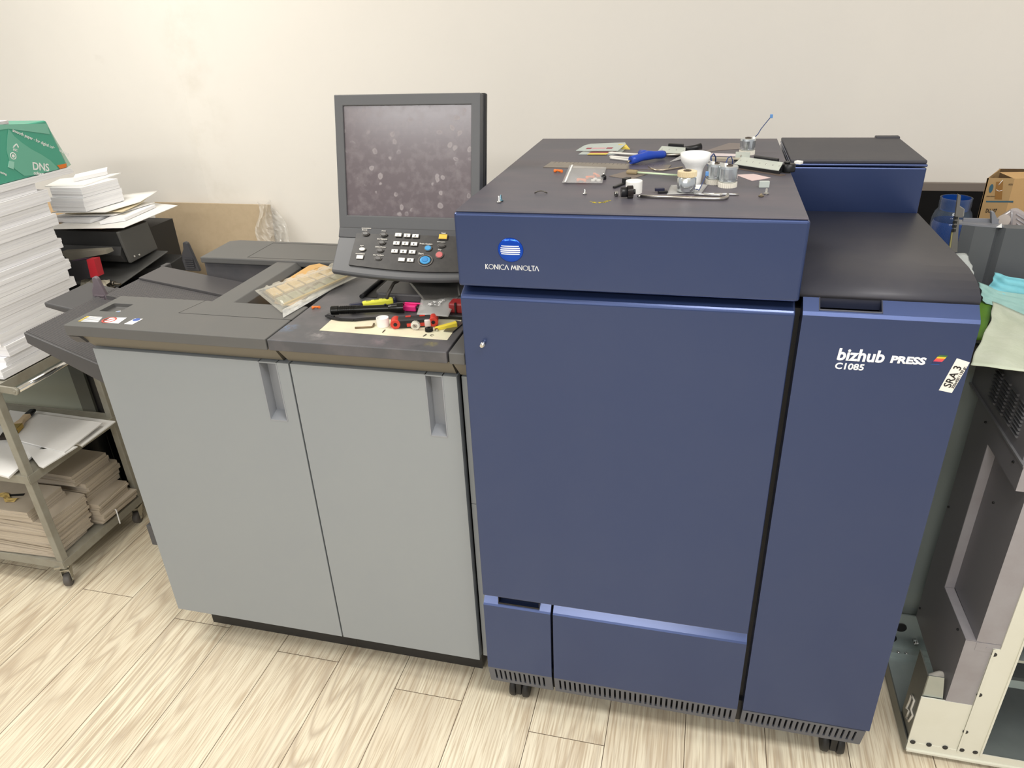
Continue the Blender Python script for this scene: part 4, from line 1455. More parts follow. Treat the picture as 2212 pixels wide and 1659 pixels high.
fx.grid(filmp, 14, 16, False)
tag(fx.build('plastic_film', FILM, thick=0.0004), 'crinkled clear plastic film hanging over the right end of the brown board', 'plastic film')

# ================================================================== things on the grey decks
ZD = 1.0263


def lay(name, label, cat, pa, pb, z, group=None):
    # a thing lying along the line between two spots of a flat surface; local x runs along it
    a, b_ = P(*pa, z=z), P(*pb, z=z)
    d_ = b_ - a
    return thing(name, label, cat, a, math.atan2(d_.y, d_.x), group), d_.length


# cardboard, clamshell and bag in the finisher pit
CARD = mat('kraft_cardboard', (206, 166, 108), 0.7, smudge=(192, 150, 92), scale=14, amount=0.5)
cb = thing('cardboard_piece', 'brown cardboard flap with rounded corner tilted in the finisher pit', 'cardboard', (-0.60, 0.40, 0.99))
c4 = [P(562, 652, z=0.962), P(590, 624, z=0.978), P(668, 576, z=1.038), P(690, 571, z=1.041), P(712, 578, z=1.037), P(720, 590, z=1.031), P(640, 664, z=0.962)]
MB().prism(c4, (0, 0, 0.003)).build('card_flap', CARD, cb, bev=0.0008)
MB().prism([P(556, 662, z=0.962), P(562, 652, z=0.966), P(600, 668, z=0.966), P(592, 676, z=0.960)], (0, 0, 0.003)).build('card_lip', CARD, cb)
for i in range(4):
    a, b_ = P(668 + i * 3, 586 + i * 3, z=1.0415 - i * 0.001), P(690 + i * 4, 578 + i * 3, z=1.0425 - i * 0.001)
    e_ = Vector((0.0012, 0.0022, 0))
    MB().prism([a, b_, b_ + e_, a + e_], (0, 0, 0.0006)).build('card_print', INK, cb)
CLEAR = mat('clear_plastic', (228, 226, 214), 0.08, alpha=0.20, spec=1.0)
TOWER = mat('amber_card_insert', (196, 166, 106), 0.5)
cs = thing('clamshell_tray', 'long clear plastic clamshell tray over a card insert across the finisher pit', 'plastic tray', (-0.53, 0.32, 1.0))
A0, A1, A2, A3 = P(560, 630, z=1.028), P(608, 668, z=1.030), P(783, 589, z=1.040), P(730, 575, z=1.052)


def clamp_(u, v, h=0.0):
    p = (A0 * (1 - u) + A3 * u) * (1 - v) + (A1 * (1 - u) + A2 * u) * v
    p.z += h
    return p


def hh(u, v):
    e = min(u, 1 - u) / 0.05
    f = min(v, 1 - v) / 0.14
    base = 0.013 * min(1, e) * min(1, f)
    rid = 0.006 * (1 if (u * 7.0) % 1.0 < 0.62 else 0.1)
    vv = 1.0 if 0.16 < v < 0.50 else (0.7 if 0.58 < v < 0.86 else 0.0)
    return base + rid * vv * min(1, e)


MB().grid(lambda u, v: clamp_(u, v, hh(u, v)), 56, 18, False).build('clear_lid', CLEAR, cs, thick=0.0006)
rim = MB()
for q, r_ in ((( -0.03, -0.10), (1.03, -0.02)), ((-0.03, 1.02), (1.03, 1.12)), ((-0.03, -0.02), (0.0, 1.02)), ((1.0, -0.02), (1.03, 1.02))):
    rim.prism([clamp_(q[0], q[1]), clamp_(r_[0], q[1]), clamp_(r_[0], r_[1]), clamp_(q[0], r_[1])], (0, 0, 0.0012))
rim.build('tray_rim', CLEAR, cs)
ins = MB()
for i_ in range(7):
    u0 = 0.05 + i_ * 0.132
    for v0, v1, hgt in ((0.12, 0.50, 0.005), (0.58, 0.88, 0.003)):
        ins.mi = 0 if v0 < 0.3 else 1
        ins.prism([clamp_(u0, v0, 0.001), clamp_(u0 + 0.108, v0, 0.001), clamp_(u0 + 0.108, v1, 0.001), clamp_(u0, v1, 0.001)], (0, 0, hgt))
ins.build('card_insert', [TOWER, mat('olive_insert', (150, 146, 112), 0.4)], cs)
MB().prism([clamp_(0.03, 0.06, 0.0002), clamp_(0.98, 0.06, 0.0002), clamp_(0.98, 0.94, 0.0002), clamp_(0.03, 0.94, 0.0002)], (0, 0, 0.0007)).build('insert_base', mat('brown_insert_base', (120, 104, 72), 0.5), cs)
MB().prism([clamp_(0.05, 0.90, 0.0012), clamp_(0.97, 0.88, 0.0012), clamp_(0.97, 0.94, 0.0012), clamp_(0.05, 0.95, 0.0012)], (0, 0, 0.004)).build('gold_edge', mat('gold_edge', (186, 156, 76), 0.4), cs)
random.seed(5)
bgm = MB()
bgm.grid(lambda u, v: P(612 + 130 * u, 672 - 70 * u + (18 - 6 * u) * v, z=1.024) + Vector((0, 0, 0.004 + random.uniform(0, 0.007) * math.sin(PI * v))), 16, 6, False)
tag(bgm.build('plastic_bag', mat('milky_bag', (226, 226, 222), 0.2, alpha=0.55, spec=0.8), thick=0.0004), 'crumpled milky plastic bag under the clear clamshell tray', 'bag')

# orange clips
oc = thing('orange_clip', 'small orange plastic clip at the left of the black torch', 'clip', P(684, 666, z=ZD), 0.5, 'orange plastic clips')


def clip_mesh(par, sc=1.0):
    b = MB()
    b.tube([(-0.008 * sc, 0, 0.003), (-0.003 * sc, 0.001, 0.004), (0.002 * sc, 0, 0.003), (0.008 * sc, -0.001, 0.004)], [0.0030 * sc, 0.0022 * sc, 0.0028 * sc, 0.0018 * sc], 8)
    b.lathe([(0.0028 * sc, 0), (0.0036 * sc, 0.002), (0.0028 * sc, 0.006)], (-0.008 * sc, 0.001, 0.0), 10)
    b.box(0.004 * sc, 0.009 * sc, -0.003 * sc, 0.003 * sc, 0.0, 0.004)
    return b.build('clip_body', ORANGE, par, world=False)


clip_mesh(oc)
dup(oc, P(797, 656, z=ZD), 0.2, 'small orange plastic clip just behind the yellow highlighter')

# dirty paper
pp = MB().prism([P(690, 714, z=ZD), P(966, 735, z=ZD), P(999, 690, z=ZD), P(716, 691, z=ZD)], (0, 0, 0.0006))
tag(pp.build('dirty_paper', mat('stained_cream_paper', (224, 220, 190), 0.7, smudge=(206, 176, 166), scale=26, amount=0.4)), 'cream paper sheet stained with pink and grey toner under the small parts', 'paper')
ZP = ZD + 0.0008

# highlighter
hl, Lh = lay('highlighter', 'yellow highlighter pen with dark blue cap behind the torch', 'pen', (756, 669.5), (857, 654.5), ZD + 0.001)
hb = MB()
hb.box(Lh * 0.27, Lh * 0.93, -0.008, 0.008, 0.001, 0.0155)
hb.build('pen_body', mat('yellow_plastic', (226, 224, 74), 0.4), hl, world=False, bev=0.004)
MB().box(Lh * 0.0, Lh * 0.28, -0.0075, 0.0075, 0.002, 0.0145).build('pen_cap', mat('navy_plastic', (34, 36, 58), 0.35), hl, world=False, bev=0.003)
MB().box(Lh * 0.92, Lh * 1.0, -0.0075, 0.0075, 0.001, 0.0155).build('pen_end', mat('navy_plastic', (34, 36, 58), 0.35), hl, world=False, bev=0.003)
b = MB()
for i in range(3):
    b.box(Lh * (0.36 + i * 0.17), Lh * (0.46 + i * 0.17), -0.002, 0.003, 0.0155, 0.0157)
b.build('pen_print', mat('olive_print', (120, 126, 50), 0.5), hl, world=False)

# torch
to, Lt = lay('torch', 'black metal torch lying in front of the yellow highlighter', 'torch', (717, 681), (876, 675), ZD + 0.001)
r = 0.0105
tb_ = MB()
prof = [(r * 0.9, 0), (r, 0.002), (r, Lt * 0.10), (r * 0.86, Lt * 0.105), (r * 0.86, Lt * 0.125)]
for i in range(9):
    x = Lt * (0.13 + i * 0.024)
    prof += [(r * 0.93, x), (r * 0.93, x + 0.0018), (r * 0.85, x + 0.002), (r * 0.85, x + 0.0032)]
prof += [(r * 0.86, Lt * 0.37), (r * 0.80, Lt * 0.40), (r * 0.80, Lt * 0.78), (r * 0.96, Lt * 0.82), (r * 1.15, Lt * 0.90), (r * 1.18, Lt * 0.985), (r * 0.9, Lt * 0.985), (r * 0.85, Lt * 0.96)]
tb_.lathe(prof, (0, 0, r * 1.15), 24, 'x', smooth=False)
tb_.build('torch_body', mat('black_anodised', (24, 24, 22), 0.22, 0.4), to, world=False)
MB().lathe([(0.003, 0), (0.003, 0.002), (0.002, 0.003)], (Lt * 0.74, -0.001, r * 1.95), 12).build('torch_switch', BLACKP, to, world=False)
MB().lathe([(0.0022, Lt * 0.955), (0.0022, Lt * 0.975)], (0, -0.005, r * 0.9), 10, 'x').build('torch_lens', mat('glass_white', (240, 240, 240), 0.1), to, world=False)
# wrist strap
a = [P(px, py, z=ZD + 0.003) for px, py in ((706, 683), (716, 687), (735, 691), (765, 692), (795, 689), (812, 688))]
sm = MB()
for q, w in zip(a, a[1:]):
    d_ = (w - q).normalized()
    e_ = Vector((-d_.y, d_.x, 0)) * 0.0045
    sm.hexa([q - e_, w - e_, w + e_, q + e_, q - e_ + Vector((0, 0, 0.0025)), w - e_ + Vector((0, 0, 0.0025)), w + e_ + Vector((0, 0, 0.0025)), q + e_ + Vector((0, 0, 0.0025))])
ws = tag(sm.build('wrist_strap', mat('black_webbing', (34, 33, 34), 0.7)), 'black fabric wrist strap curling in front of the torch', 'strap')
MB().tube([P(703, 683, z=ZD + 0.004), P(710, 679, z=ZD + 0.006), P(722, 684, z=ZD + 0.006)], 0.0025, 8).build('strap_clip', BLACKP, ws)

# white cap
def cap_thing(loc, r_, h_, label, opened=True):
    t_ = thing('bottle_cap', label, 'cap', loc)
    b = MB()
    if opened:
        b.lathe([(r_ * 0.96, 0), (r_, 0.001), (r_, h_), (r_ * 0.9, h_), (r_ * 0.9, h_ * 0.75)], (0, 0, 0), 32, smooth=False)
    else:
        b.lathe([(r_, 0), (r_, h_ - 0.002), (r_ * 0.97, h_ - 0.0005), (r_ * 0.8, h_)], (0, 0, 0), 32, smooth=False)
    b.build('cap_body', WHITEP, t_, world=False)
    return t_


cap_thing(P(828, 704, z=ZP), 0.0138, 0.020, 'white round plastic cap on the stained paper beside the hex key set')
# L-shaped brass key
lk, Ll = lay('bent_pin', 'small brown L-shaped metal pin on the stained paper left of the white cap', 'pin', (767, 710), (806, 708), ZP)
MB().tube([(0, 0, 0.0022), (Ll * 0.9, 0, 0.0022), (Ll, 0.003, 0.0022), (Ll, 0.017, 0.0022)], 0.0022, 8).build('pin_body', mat('brown_metal', (128, 108, 82), 0.4, 0.5), lk, world=False)
# folding hex key set
RED = mat('red_plastic', (206, 62, 48), 0.4)
hk, Lk = lay('hex_key_set', 'red and black folding hex key set on the stained paper', 'tool', (849, 708), (944, 702), ZP)
hkb = MB().profz([(0.012, -0.009), (Lk - 0.012, -0.009), (Lk - 0.012, 0.014), (0.012, 0.014)], 0.0005, 0.0212)
hkb.build('tool_body', mat('charcoal_grip', (52, 50, 50), 0.5), hk, world=False, bev=0.003)
for x in (0.007, Lk - 0.007):
    b = MB()
    b.lathe([(0.0103, -0.0105), (0.011, -0.009), (0.011, 0.014), (0.0103, 0.0155)], (x, 0, 0.0112), 24, 'y')
    eo = b.build('end_boss', RED, hk, world=False, bev=0.001)
    MB().lathe([(0.0045, -0.0112), (0.0045, -0.0100)], (x, 0, 0.0112), 6, 'y', smooth=False).build('pivot_screw', BLACKP, eo, world=False)
MB().box(Lk * 0.32, Lk * 0.78, -0.0096, -0.0088, 0.004, 0.0115).build('red_inlay', RED, hk, world=False)
b = MB()
for x in (0.30, 0.62):
    b.box(Lk * x, Lk * (x + 0.12), 0.004, 0.010, 0.0212, 0.0225)
b.build('red_inlay', RED, hk, world=False)
b = MB()
for i in range(10):
    b.box(Lk * 0.17 + i * 0.0016, Lk * 0.17 + i * 0.0016 + 0.0008, -0.0098, -0.009, 0.003, 0.016)
for i in range(22):
    b.box(Lk * 0.2 + i * 0.0026, Lk * 0.2 + i * 0.0026 + 0.0012, -0.0096, -0.009, 0.0125, 0.0175)
b.build('grip_ribs', BLACKP, hk, world=False)
# gears and bits
GW = mat('ivory_nylon', (230, 226, 214), 0.45)
g1 = thing('white_gear', 'white toothed gear wheel standing against the hex key set', 'gear', P(899, 711, z=ZP), 0.1)
MB().gear(0.0100, 0.0078, 0.008, 20, (0, -0.006, 0.010), 0.03, 'y', 0.003).build('gear_wheel', GW, g1, world=False)
MB().lathe([(0.0055, -0.008), (0.0055, -0.006), (0.003, -0.006), (0.003, -0.008)], (0, 0, 0.010), 20, 'y', cap=False).build('gear_hub', GW, g1, world=False)
rl = thing('roller', 'pale pink plastic roller standing behind the black gear', 'roller', P(925, 705, z=ZP), 0.0)
MB().lathe([(0.0072, 0), (0.0086, 0.004), (0.0086, 0.016), (0.0075, 0.018), (0.004, 0.018)], (0, 0, 0), 24).build('roller_body', mat('pale_pink_nylon', (228, 212, 206), 0.5), rl, world=False)
g2 = thing('black_gear', 'small black toothed gear lying flat on the stained paper', 'gear', P(927, 715, z=ZP), 0.0)
MB().gear(0.0088, 0.0072, 0.0075, 18, (0, 0, 0), 0.02, 'z', 0.004).build('gear_wheel', BLACKP, g2, world=False)
nu = thing('nut', 'tiny bright metal bush beside the black gear', 'nut', P(943, 715, z=ZP), 0.4)
MB().lathe([(0.0038, 0), (0.0038, 0.005), (0.002, 0.005), (0.002, 0.0)], (0, 0, 0), 6, smooth=False, cap=False).build('nut_body', STEEL, nu, world=False)
for i, (pa, pb, lab) in enumerate((((826, 719), (832, 713), 'tiny metal pin lying below the white cap'), ((914, 727), (921, 723), 'tiny dark pin at the front edge of the stained paper'))):
    t_, L_ = lay('metal_pin', lab, 'pin', pa, pb, ZP, 'tiny pins on the stained paper')
    MB().tube([(0, 0, 0.001), (L_, 0, 0.001)], 0.001, 6).build('pin_body', mat('dark_steel', (110, 106, 98), 0.3, 0.9), t_, world=False)
cr = thing('circlip', 'tiny open wire ring at the front edge of the stained paper', 'ring', P(933, 725, z=ZP))
MB().tube([(0.0035 * math.cos(a_), 0.0035 * math.sin(a_), 0.0007) for a_ in [0.4 + i * 0.5 for i in range(11)]], 0.0006, 6).build('ring_wire', mat('dark_steel', (110, 106, 98), 0.3, 0.9), cr, world=False)
# cutter: yellow wedge on a steel blade, with red tool behind
yw, Ly = lay('yellow_wedge', 'yellow plastic wedge lying on the right edge of the stained paper', 'wedge', (940, 712), (987, 705), ZP)
MB().hexa([(0, -0.006, 0), (Ly, -0.0075, 0), (Ly, 0.0075, 0), (0, 0.006, 0), (0, -0.005, 0.005), (Ly, -0.006, 0.011), (Ly, 0.006, 0.011), (0, 0.005, 0.005)]).build('wedge_body', mat('yellow_soft', (236, 214, 70), 0.45), yw, world=False, bev=0.001)
bl = MB().prism([P(958, 716, z=ZD + 0.0016), P(978, 718, z=ZD + 0.0016), P(1002, 697, z=ZD + 0.0016), P(985, 693, z=ZD + 0.0016)], (0, 0, 0.0012))
tag(bl.build('steel_plate', mat('brushed_plate', (132, 130, 126), 0.35, 0.8)), 'thin grey steel plate under the yellow wedge', 'metal plate')
rt = thing('red_tool', 'red and black hand tool half hidden behind the marked plastic bag', 'tool', (-0.075, 0.205, ZD))
MB().box(-0.095, -0.048, 0.19, 0.225, ZD + 0.010, ZD + 0.034).build('tool_body', mat('dark_red_plastic', (150, 44, 46), 0.35), rt, bev=0.004)
MB().box(-0.115, -0.050, 0.176, 0.205, ZD + 0.001, ZD + 0.012).build('tool_grip', BLACKP, rt, bev=0.003)
MB().box(-0.079, -0.075, 0.186, 0.192, ZD + 0.004, ZD + 0.036).build('tool_band', BLACKP, rt)
# pink marker
pk, Lp = lay('pink_marker', 'bright pink highlighter pen lying behind the hex key set', 'pen', (874, 670), (912, 672), ZD + 0.001)
MB().box(0, Lp * 0.72, -0.009, 0.007, 0.001, 0.014).box(0.0, Lp * 1.05, 0.002, 0.006, 0.014, 0.0185).build('pen_cap', mat('hot_pink', (228, 48, 128), 0.4), pk, world=False, bev=0.003)
MB().box(Lp * 0.72, Lp * 1.5, -0.008, 0.006, 0.001, 0.013).build('pen_body', BLACKP, pk, world=False, bev=0.003)


# zip bags
def bag(name, pxs, z, label, m, hump=0.006, seed=1, lift=None):
    random.seed(seed)
    q = [P(a_, b_, z=z) for a_, b_ in pxs]
    ph = random.uniform(0, 6)

    def fn(u, v):
        p = (q[0] * (1 - u) + q[1] * u) * (1 - v) + (q[3] * (1 - u) + q[2] * u) * v
        w = math.sin(PI * u) * math.sin(PI * v)
        p.z += hump * w * (0.6 + 0.4 * math.sin(7 * u + 4 * v + ph)) + random.uniform(0, 0.0010) * w + (lift(u, v) if lift else 0)
        return p
    t_ = thing(name, label, 'bag', q[0])
    MB().grid(fn, 14, 12).build('bag_film', m, t_, thick=0.0005)
    return t_, fn


BAGM = mat('clear_bag', (214, 214, 212), 0.14, alpha=0.42, spec=0.9)
BAGD = mat('grey_bag', (120, 118, 114), 0.18, alpha=0.55, spec=0.9)
t_, fn = bag('zip_bag', [(920, 655), (995, 640), (988, 606), (884, 612)], pz + 0.001, 'smoky flat zip bag lying under the operation panel on the plinth', BAGD, 0.004, 4)
t_, fn = bag('zip_bag', [(900, 679), (968, 684), (990, 640), (910, 646)], ZD + 0.021, 'clear zip bag with white scribble lettering on top of the tools', BAGM, 0.008, 6)
wv = MB()
for (u0, v0, u1, v1) in ((0.30, 0.35, 0.42, 0.45), (0.36, 0.32, 0.46, 0.42), (0.42, 0.55, 0.34, 0.42), (0.40, 0.60, 0.50, 0.62), (0.44, 0.52, 0.50, 0.60), (0.48, 0.40, 0.54, 0.44), (0.56, 0.55, 0.60, 0.70), (0.60, 0.50, 0.70, 0.74), (0.58, 0.42, 0.66, 0.46), (0.56, 0.62, 0.66, 0.60), (0.62, 0.70, 0.72, 0.66), (0.30, 0.45, 0.38, 0.36)):
    a_, b_ = fn(u0, v0) + Vector((0, 0, 0.004)), fn(u1, v1) + Vector((0, 0, 0.004))
    wv.tube([a_, b_], 0.0009, 5)
wv.build('white_marks', WHITEINK, t_)
# cable from the panel down to the plinth
cp = [P(905, 596, y=0.30), P(872, 600, y=0.285), P(850, 612, z=pz + 0.022), P(838, 635, z=pz + 0.008), P(834, 655, z=ZD + 0.004)]
tag(MB().tube(cp, 0.0042, 10).build('panel_cable', mat('grey_cable', (66, 62, 56), 0.5)), 'dark cable curving from under the operation panel over the plinth', 'cable')

# ================================================================== tools and parts on top of the blue press
ZT_ = 1.3192
BLUEP = mat('blue_rubber_grip', (36, 72, 176), 0.35)
IVORY = mat('ivory_gear', (224, 208, 172), 0.45)
CAN = mat('zinc_can', (212, 217, 219), 0.2, 0.9)
WIRE = mat('blue_wire', (52, 70, 116), 0.45)
PALEROD = mat('pale_rod', (222, 220, 212), 0.4)


def screw(name, label, px, py, h_, r_=0.0045, up=True, tilt=0.0, m=STEEL, group='loose screws on the blue press'):
    t_ = thing(name, label, 'screw', P(px, py, z=ZT_), (tilt, 0, 0.4), group)
    b = MB()
    hd = [(r_ * 0.8, 0), (r_, 0.0008), (r_, 0.0022), (r_ * 0.8, 0.003)]
    b.lathe(hd, (0, 0, 0), 14, smooth=False)
    b.build('screw_head', m, t_, world=False)
    th = [(r_ * 0.45, 0.003)]
    n = int((h_ - 0.003) / 0.0012)
    for i in range(n):
        z_ = 0.003 + (h_ - 0.003) * i / n
        th += [(r_ * 0.45, z_), (r_ * 0.36, z_ + (h_ - 0.003) / n * 0.5)]
    th.append((r_ * 0.3, h_))
    MB().lathe(th, (0, 0, 0), 10, smooth=False).build('screw_thread', m, t_, world=False)
    return t_


screw('screw', 'silver screw standing near the front left corner of the blue press top', 1078, 438, 0.013)
screw('screw', 'blue tinted screw leaning beside the silver one at the front left corner', 1083, 435, 0.012, 0.004, tilt=-0.35, m=mat('blue_zinc', (104, 140, 156), 0.3, 0.8))
screw('screw', 'silver screw standing alone between the zip bag and the front edge', 1263, 420, 0.010, 0.004)
screw('screw', 'silver pan head screw below the clear plastic block at the right', 1655, 420, 0.011, 0.005)
screw('screw', 'short screw lying nearest the right front of the blue press top', 1644, 425, 0.006, 0.005, m=mat('bronze_steel', (150, 138, 118), 0.3, 0.9))
sc_ = thing('leaf_spring', 'small dark bent leaf spring left of the lone screw', 'spring', P(1168, 418, z=ZT_), 0.1)
MB().tube([(-0.012, 0, 0.001), (-0.006, 0, 0.004), (0.0, 0.001, 0.0048), (0.006, 0, 0.004), (0.013, 0, 0.001)], 0.0012, 6).build('spring_strip', mat('dark_steel', (110, 106, 98), 0.3, 0.9), sc_, world=False)
oc2 = dup(oc, P(1207, 372, z=ZT_), 0.1, 'small orange plastic clip in front of the steel ruler')
# toner smears
sm = MB()
random.seed(9)
for i in range(46):
    px = 1275 + 40 * random.random() ** 0.8 + (6 if i % 3 else 0)
    py = 434.5 + 3.2 * math.sin((px - 1270) / 14) + random.uniform(-1.2, 1.2)
    c = P(px, py, z=ZT_)
    a_ = random.uniform(0, 3)
    s_ = random.uniform(0.0006, 0.0022)
    sm.prism([c + Vector((s_ * 1.8 * math.cos(a_ + k * 2.1), s_ * math.sin(a_ + k * 2.1), 0)) for k in range(3)], (0, 0, 0.0001))
tag(sm.build('toner_smear', mat('yellow_toner', (204, 186, 58), 0.8)), 'smear of yellow toner powder near the front edge of the press top', 'toner', kind='stuff')
# zip bag with orange clips and white bits inside
q4 = [(1214, 394), (1301, 395), (1310, 361), (1230, 357)]
zbag, zfn = bag('zip_bag', q4, ZT_ + 0.0045, 'clear zip bag holding orange clips and white bits beside the ruler', mat('clear_bag_thin', (226, 226, 226), 0.12, alpha=0.26, spec=0.9), 0.008, 2)
MB().prism([zfn(0.06, 0) + Vector((0, 0, 0.001)), zfn(0.10, 0) + Vector((0, 0, 0.001)), zfn(0.10, 1) + Vector((0, 0, 0.001)), zfn(0.06, 1) + Vector((0, 0, 0.001))], (0, 0, 0.0006)).build('zip_strip', WHITEINK, zbag)
dup(oc, P(1257, 392, z=ZT_), 0.1, 'long orange clip lying inside the zip bag at its left')
dup(oc, P(1276, 386, z=ZT_), 0.7, 'bent orange clip lying inside the zip bag at its middle')
dup(oc, P(1288, 381, z=ZT_), -0.8, 'orange clip lying inside the zip bag farthest from the front')
for i, (px, py) in enumerate(((1281, 392), (1286, 389), (1293, 392))):
    t_ = thing('white_bush', ('white plastic bush inside the zip bag nearest the orange clips', 'white plastic bush in the middle of the zip bag contents', 'white plastic bush inside the zip bag at its right corner')[i], 'bush', P(px, py, z=ZT_), i, 'white bushes in the zip bag')
    MB().lathe([(0.0042, 0), (0.0042, 0.004), (0.0026, 0.0045), (0.0022, 0.002)], (0, 0, 0), 14).build('bush_body', WHITEP, t_, world=False)
kk = thing('knurled_screw', 'small black knob with steel tip at the right corner of the zip bag', 'knob', P(1304, 387, z=ZT_))
MB().lathe([(0.0055, 0), (0.0055, 0.006), (0.004, 0.008)], (0, 0, 0), 16).build('knob_body', BLACKP, kk, world=False)
MB().lathe([(0.0025, 0.008), (0.0025, 0.012), (0.001, 0.013)], (0, 0, 0), 10).build('knob_tip', STEEL, kk, world=False)
# steel ruler
ru_ = thing('steel_ruler', 'long scratched steel ruler lying across the press top behind the zip bag', 'ruler', (0, 0, 0))
ra = [P(1173, 362, z=ZT_), P(1440, 368, z=ZT_), P(1450, 357, z=ZT_), P(1191, 350, z=ZT_)]
MB().prism(ra, (0, 0, 0.001)).build('ruler_blade', mat('worn_ruler', (150, 140, 128), 0.32, 0.8, smudge=(120, 110, 104), scale=40, amount=0.6), ru_)
b = MB()
for i in range(28):
    u = 0.04 + i * 0.033
    p0 = ra[3] * (1 - u) + ra[2] * u
    p1 = ra[0] * (1 - u) + ra[1] * u
    d_ = (p1 - p0) * (0.32 if i % 5 == 0 else 0.2)
    b.prism([p0 + Vector((0, 0, 0.001)), p0 + Vector((0.0008, 0, 0.001)), p0 + d_ + Vector((0.0008, 0, 0.001)), p0 + d_ + Vector((0, 0, 0.001))], (0, 0, 0.0001))
b.build('ruler_marks', mat('ruler_ink', (70, 62, 58), 0.5), ru_)
# foil sachets
SACH = mat('pale_foil', (186, 196, 192), 0.3, 0.2)
s1 = thing('foil_sachet', 'pale foil sachet with red and yellow print lying flat at the back', 'sachet', P(1300, 330, z=ZT_))
MB().prism([P(1250, 334, z=ZT_), P(1338, 334, z=ZT_), P(1352, 322, z=ZT_), P(1262, 326, z=ZT_)], (0, 0, 0.0012)).build('sachet_body', SACH, s1)
MB().prism([P(1268, 334, z=ZT_ + 0.0013), P(1310, 334, z=ZT_ + 0.0013), P(1315, 330.5, z=ZT_ + 0.0013), P(1275, 330.5, z=ZT_ + 0.0013)], (0, 0, 0.0003)).build('yellow_print', mat('yellow_ink', (222, 198, 92), 0.5), s1)
MB().prism([P(1272, 330, z=ZT_ + 0.0013), P(1328, 330, z=ZT_ + 0.0013), P(1331, 327.5, z=ZT_ + 0.0013), P(1278, 327.5, z=ZT_ + 0.0013)], (0, 0, 0.0003)).build('red_print', mat('wine_ink', (150, 62, 76), 0.5), s1)
s2 = thing('foil_sachet', 'folded pale foil sachet with red bar tented over the flat one', 'sachet', P(1300, 326, z=ZT_))
za = ZT_ + 0.004
A = [P(1244, 326, z=za), P(1335, 326, z=za), P(1352, 312, z=za + 0.010), P(1262, 315, z=za + 0.008)]
MB().prism(A, (0, 0, 0.001)).build('sachet_body', SACH, s2)
MB().prism([A[2], A[3], P(1275, 312, z=za + 0.008) + Vector((0, 0.004, 0)), P(1350, 309, z=za + 0.01) + Vector((0, 0.004, 0))], (0, 0, 0.001)).build('sachet_fold', SACH, s2)
MB().prism([A[2] + Vector((-0.018, -0.004, 0.0)), A[2], P(1361, 323, z=za), P(1342, 322, z=za)], (0, 0, 0.001)).build('yellow_flap', mat('yellow_ink', (222, 198, 92), 0.5), s2)


def onA(u, v):
    return (A[0] * (1 - u) + A[1] * u) * (1 - v) + (A[3] * (1 - u) + A[2] * u) * v + Vector((0, 0, 0.0011))


for u0, u1 in ((0.18, 0.30), (0.66, 0.80)):
    MB().prism([onA(u0, 0.28), onA(u1, 0.28), onA(u1, 0.48), onA(u0, 0.48)], (0, 0, 0.0003)).build('red_print', mat('wine_ink', (150, 62, 76), 0.5), s2)
MB().prism([onA(0.33, 0.28), onA(0.63, 0.28), onA(0.63, 0.48), onA(0.33, 0.48)], (0, 0, 0.0003)).build('pink_print', mat('pink_ink', (206, 160, 164), 0.5), s2)
# cotton swabs / pale rods
for pa, pb, r_, lab in (((1315, 333), (1380, 337), 0.0032, 'clear capped pale rod lying behind the blue handle'), ((1317, 341), (1365, 345), 0.0030, 'upper of two pale rods left of the blue handle'), ((1318, 344), (1362, 349), 0.0028, 'lower of two pale rods left of the blue handle')):
    t_, L_ = lay('pale_rod', lab, 'rod', pa, pb, ZT_, 'pale rods by the blue handle')
    MB().tube([(0, 0, r_), (L_ * 0.12, 0, r_), (L_ * 0.15, 0, r_), (L_, 0, r_)], [r_ * 0.7, r_, r_ * 0.85, r_ * 0.85], 10).build('rod_body', PALEROD, t_, world=False)
# blue T-handle driver
th_, Lb_ = lay('t_handle_driver', 'blue T-handle hex driver lying among the parts on the press top', 'tool', (1362, 356), (1434, 344), ZT_)
pts = [(0, 0, 0.010), (Lb_ * 0.12, 0, 0.0105), (Lb_ * 0.33, 0, 0.013), (Lb_ * 0.5, 0, 0.0145), (Lb_ * 0.72, 0, 0.013), (Lb_ * 0.92, 0, 0.0115), (Lb_, 0, 0.011)]
gr = MB().tube(pts, [0.0085, 0.0095, 0.0085, 0.0105, 0.0085, 0.0092, 0.008], 16)
gr.tube([(Lb_ * 0.5, 0, 0.014), (Lb_ * 0.5, 0.012, 0.016), (Lb_ * 0.5, 0.026, 0.0165)], [0.0095, 0.009, 0.0075], 14)
gr.build('grip', BLUEP, th_, world=False)
MB().tube([(-0.010, -0.001, 0.008), (0.002, 0, 0.0095)], 0.0025, 6).build('tip', STEELD, th_, world=False)
MB().tube([(Lb_, 0, 0.0095), (Lb_ + 0.075, -0.016, 0.004)], 0.0026, 8).build('shaft', STEELD, th_, world=False)
# bent wire hook
hp = [P(px, py, z=ZT_ + 0.002) for px, py in ((1401, 359), (1408, 364), (1417, 367.5), (1432, 367.5), (1455, 364), (1474, 361))]
tag(MB().tube(hp, 0.0019, 8).build('hex_key', mat('bare_key_steel', (190, 178, 160), 0.3, 0.8)), 'bare bent hex key in front of the blue handle', 'hex key')
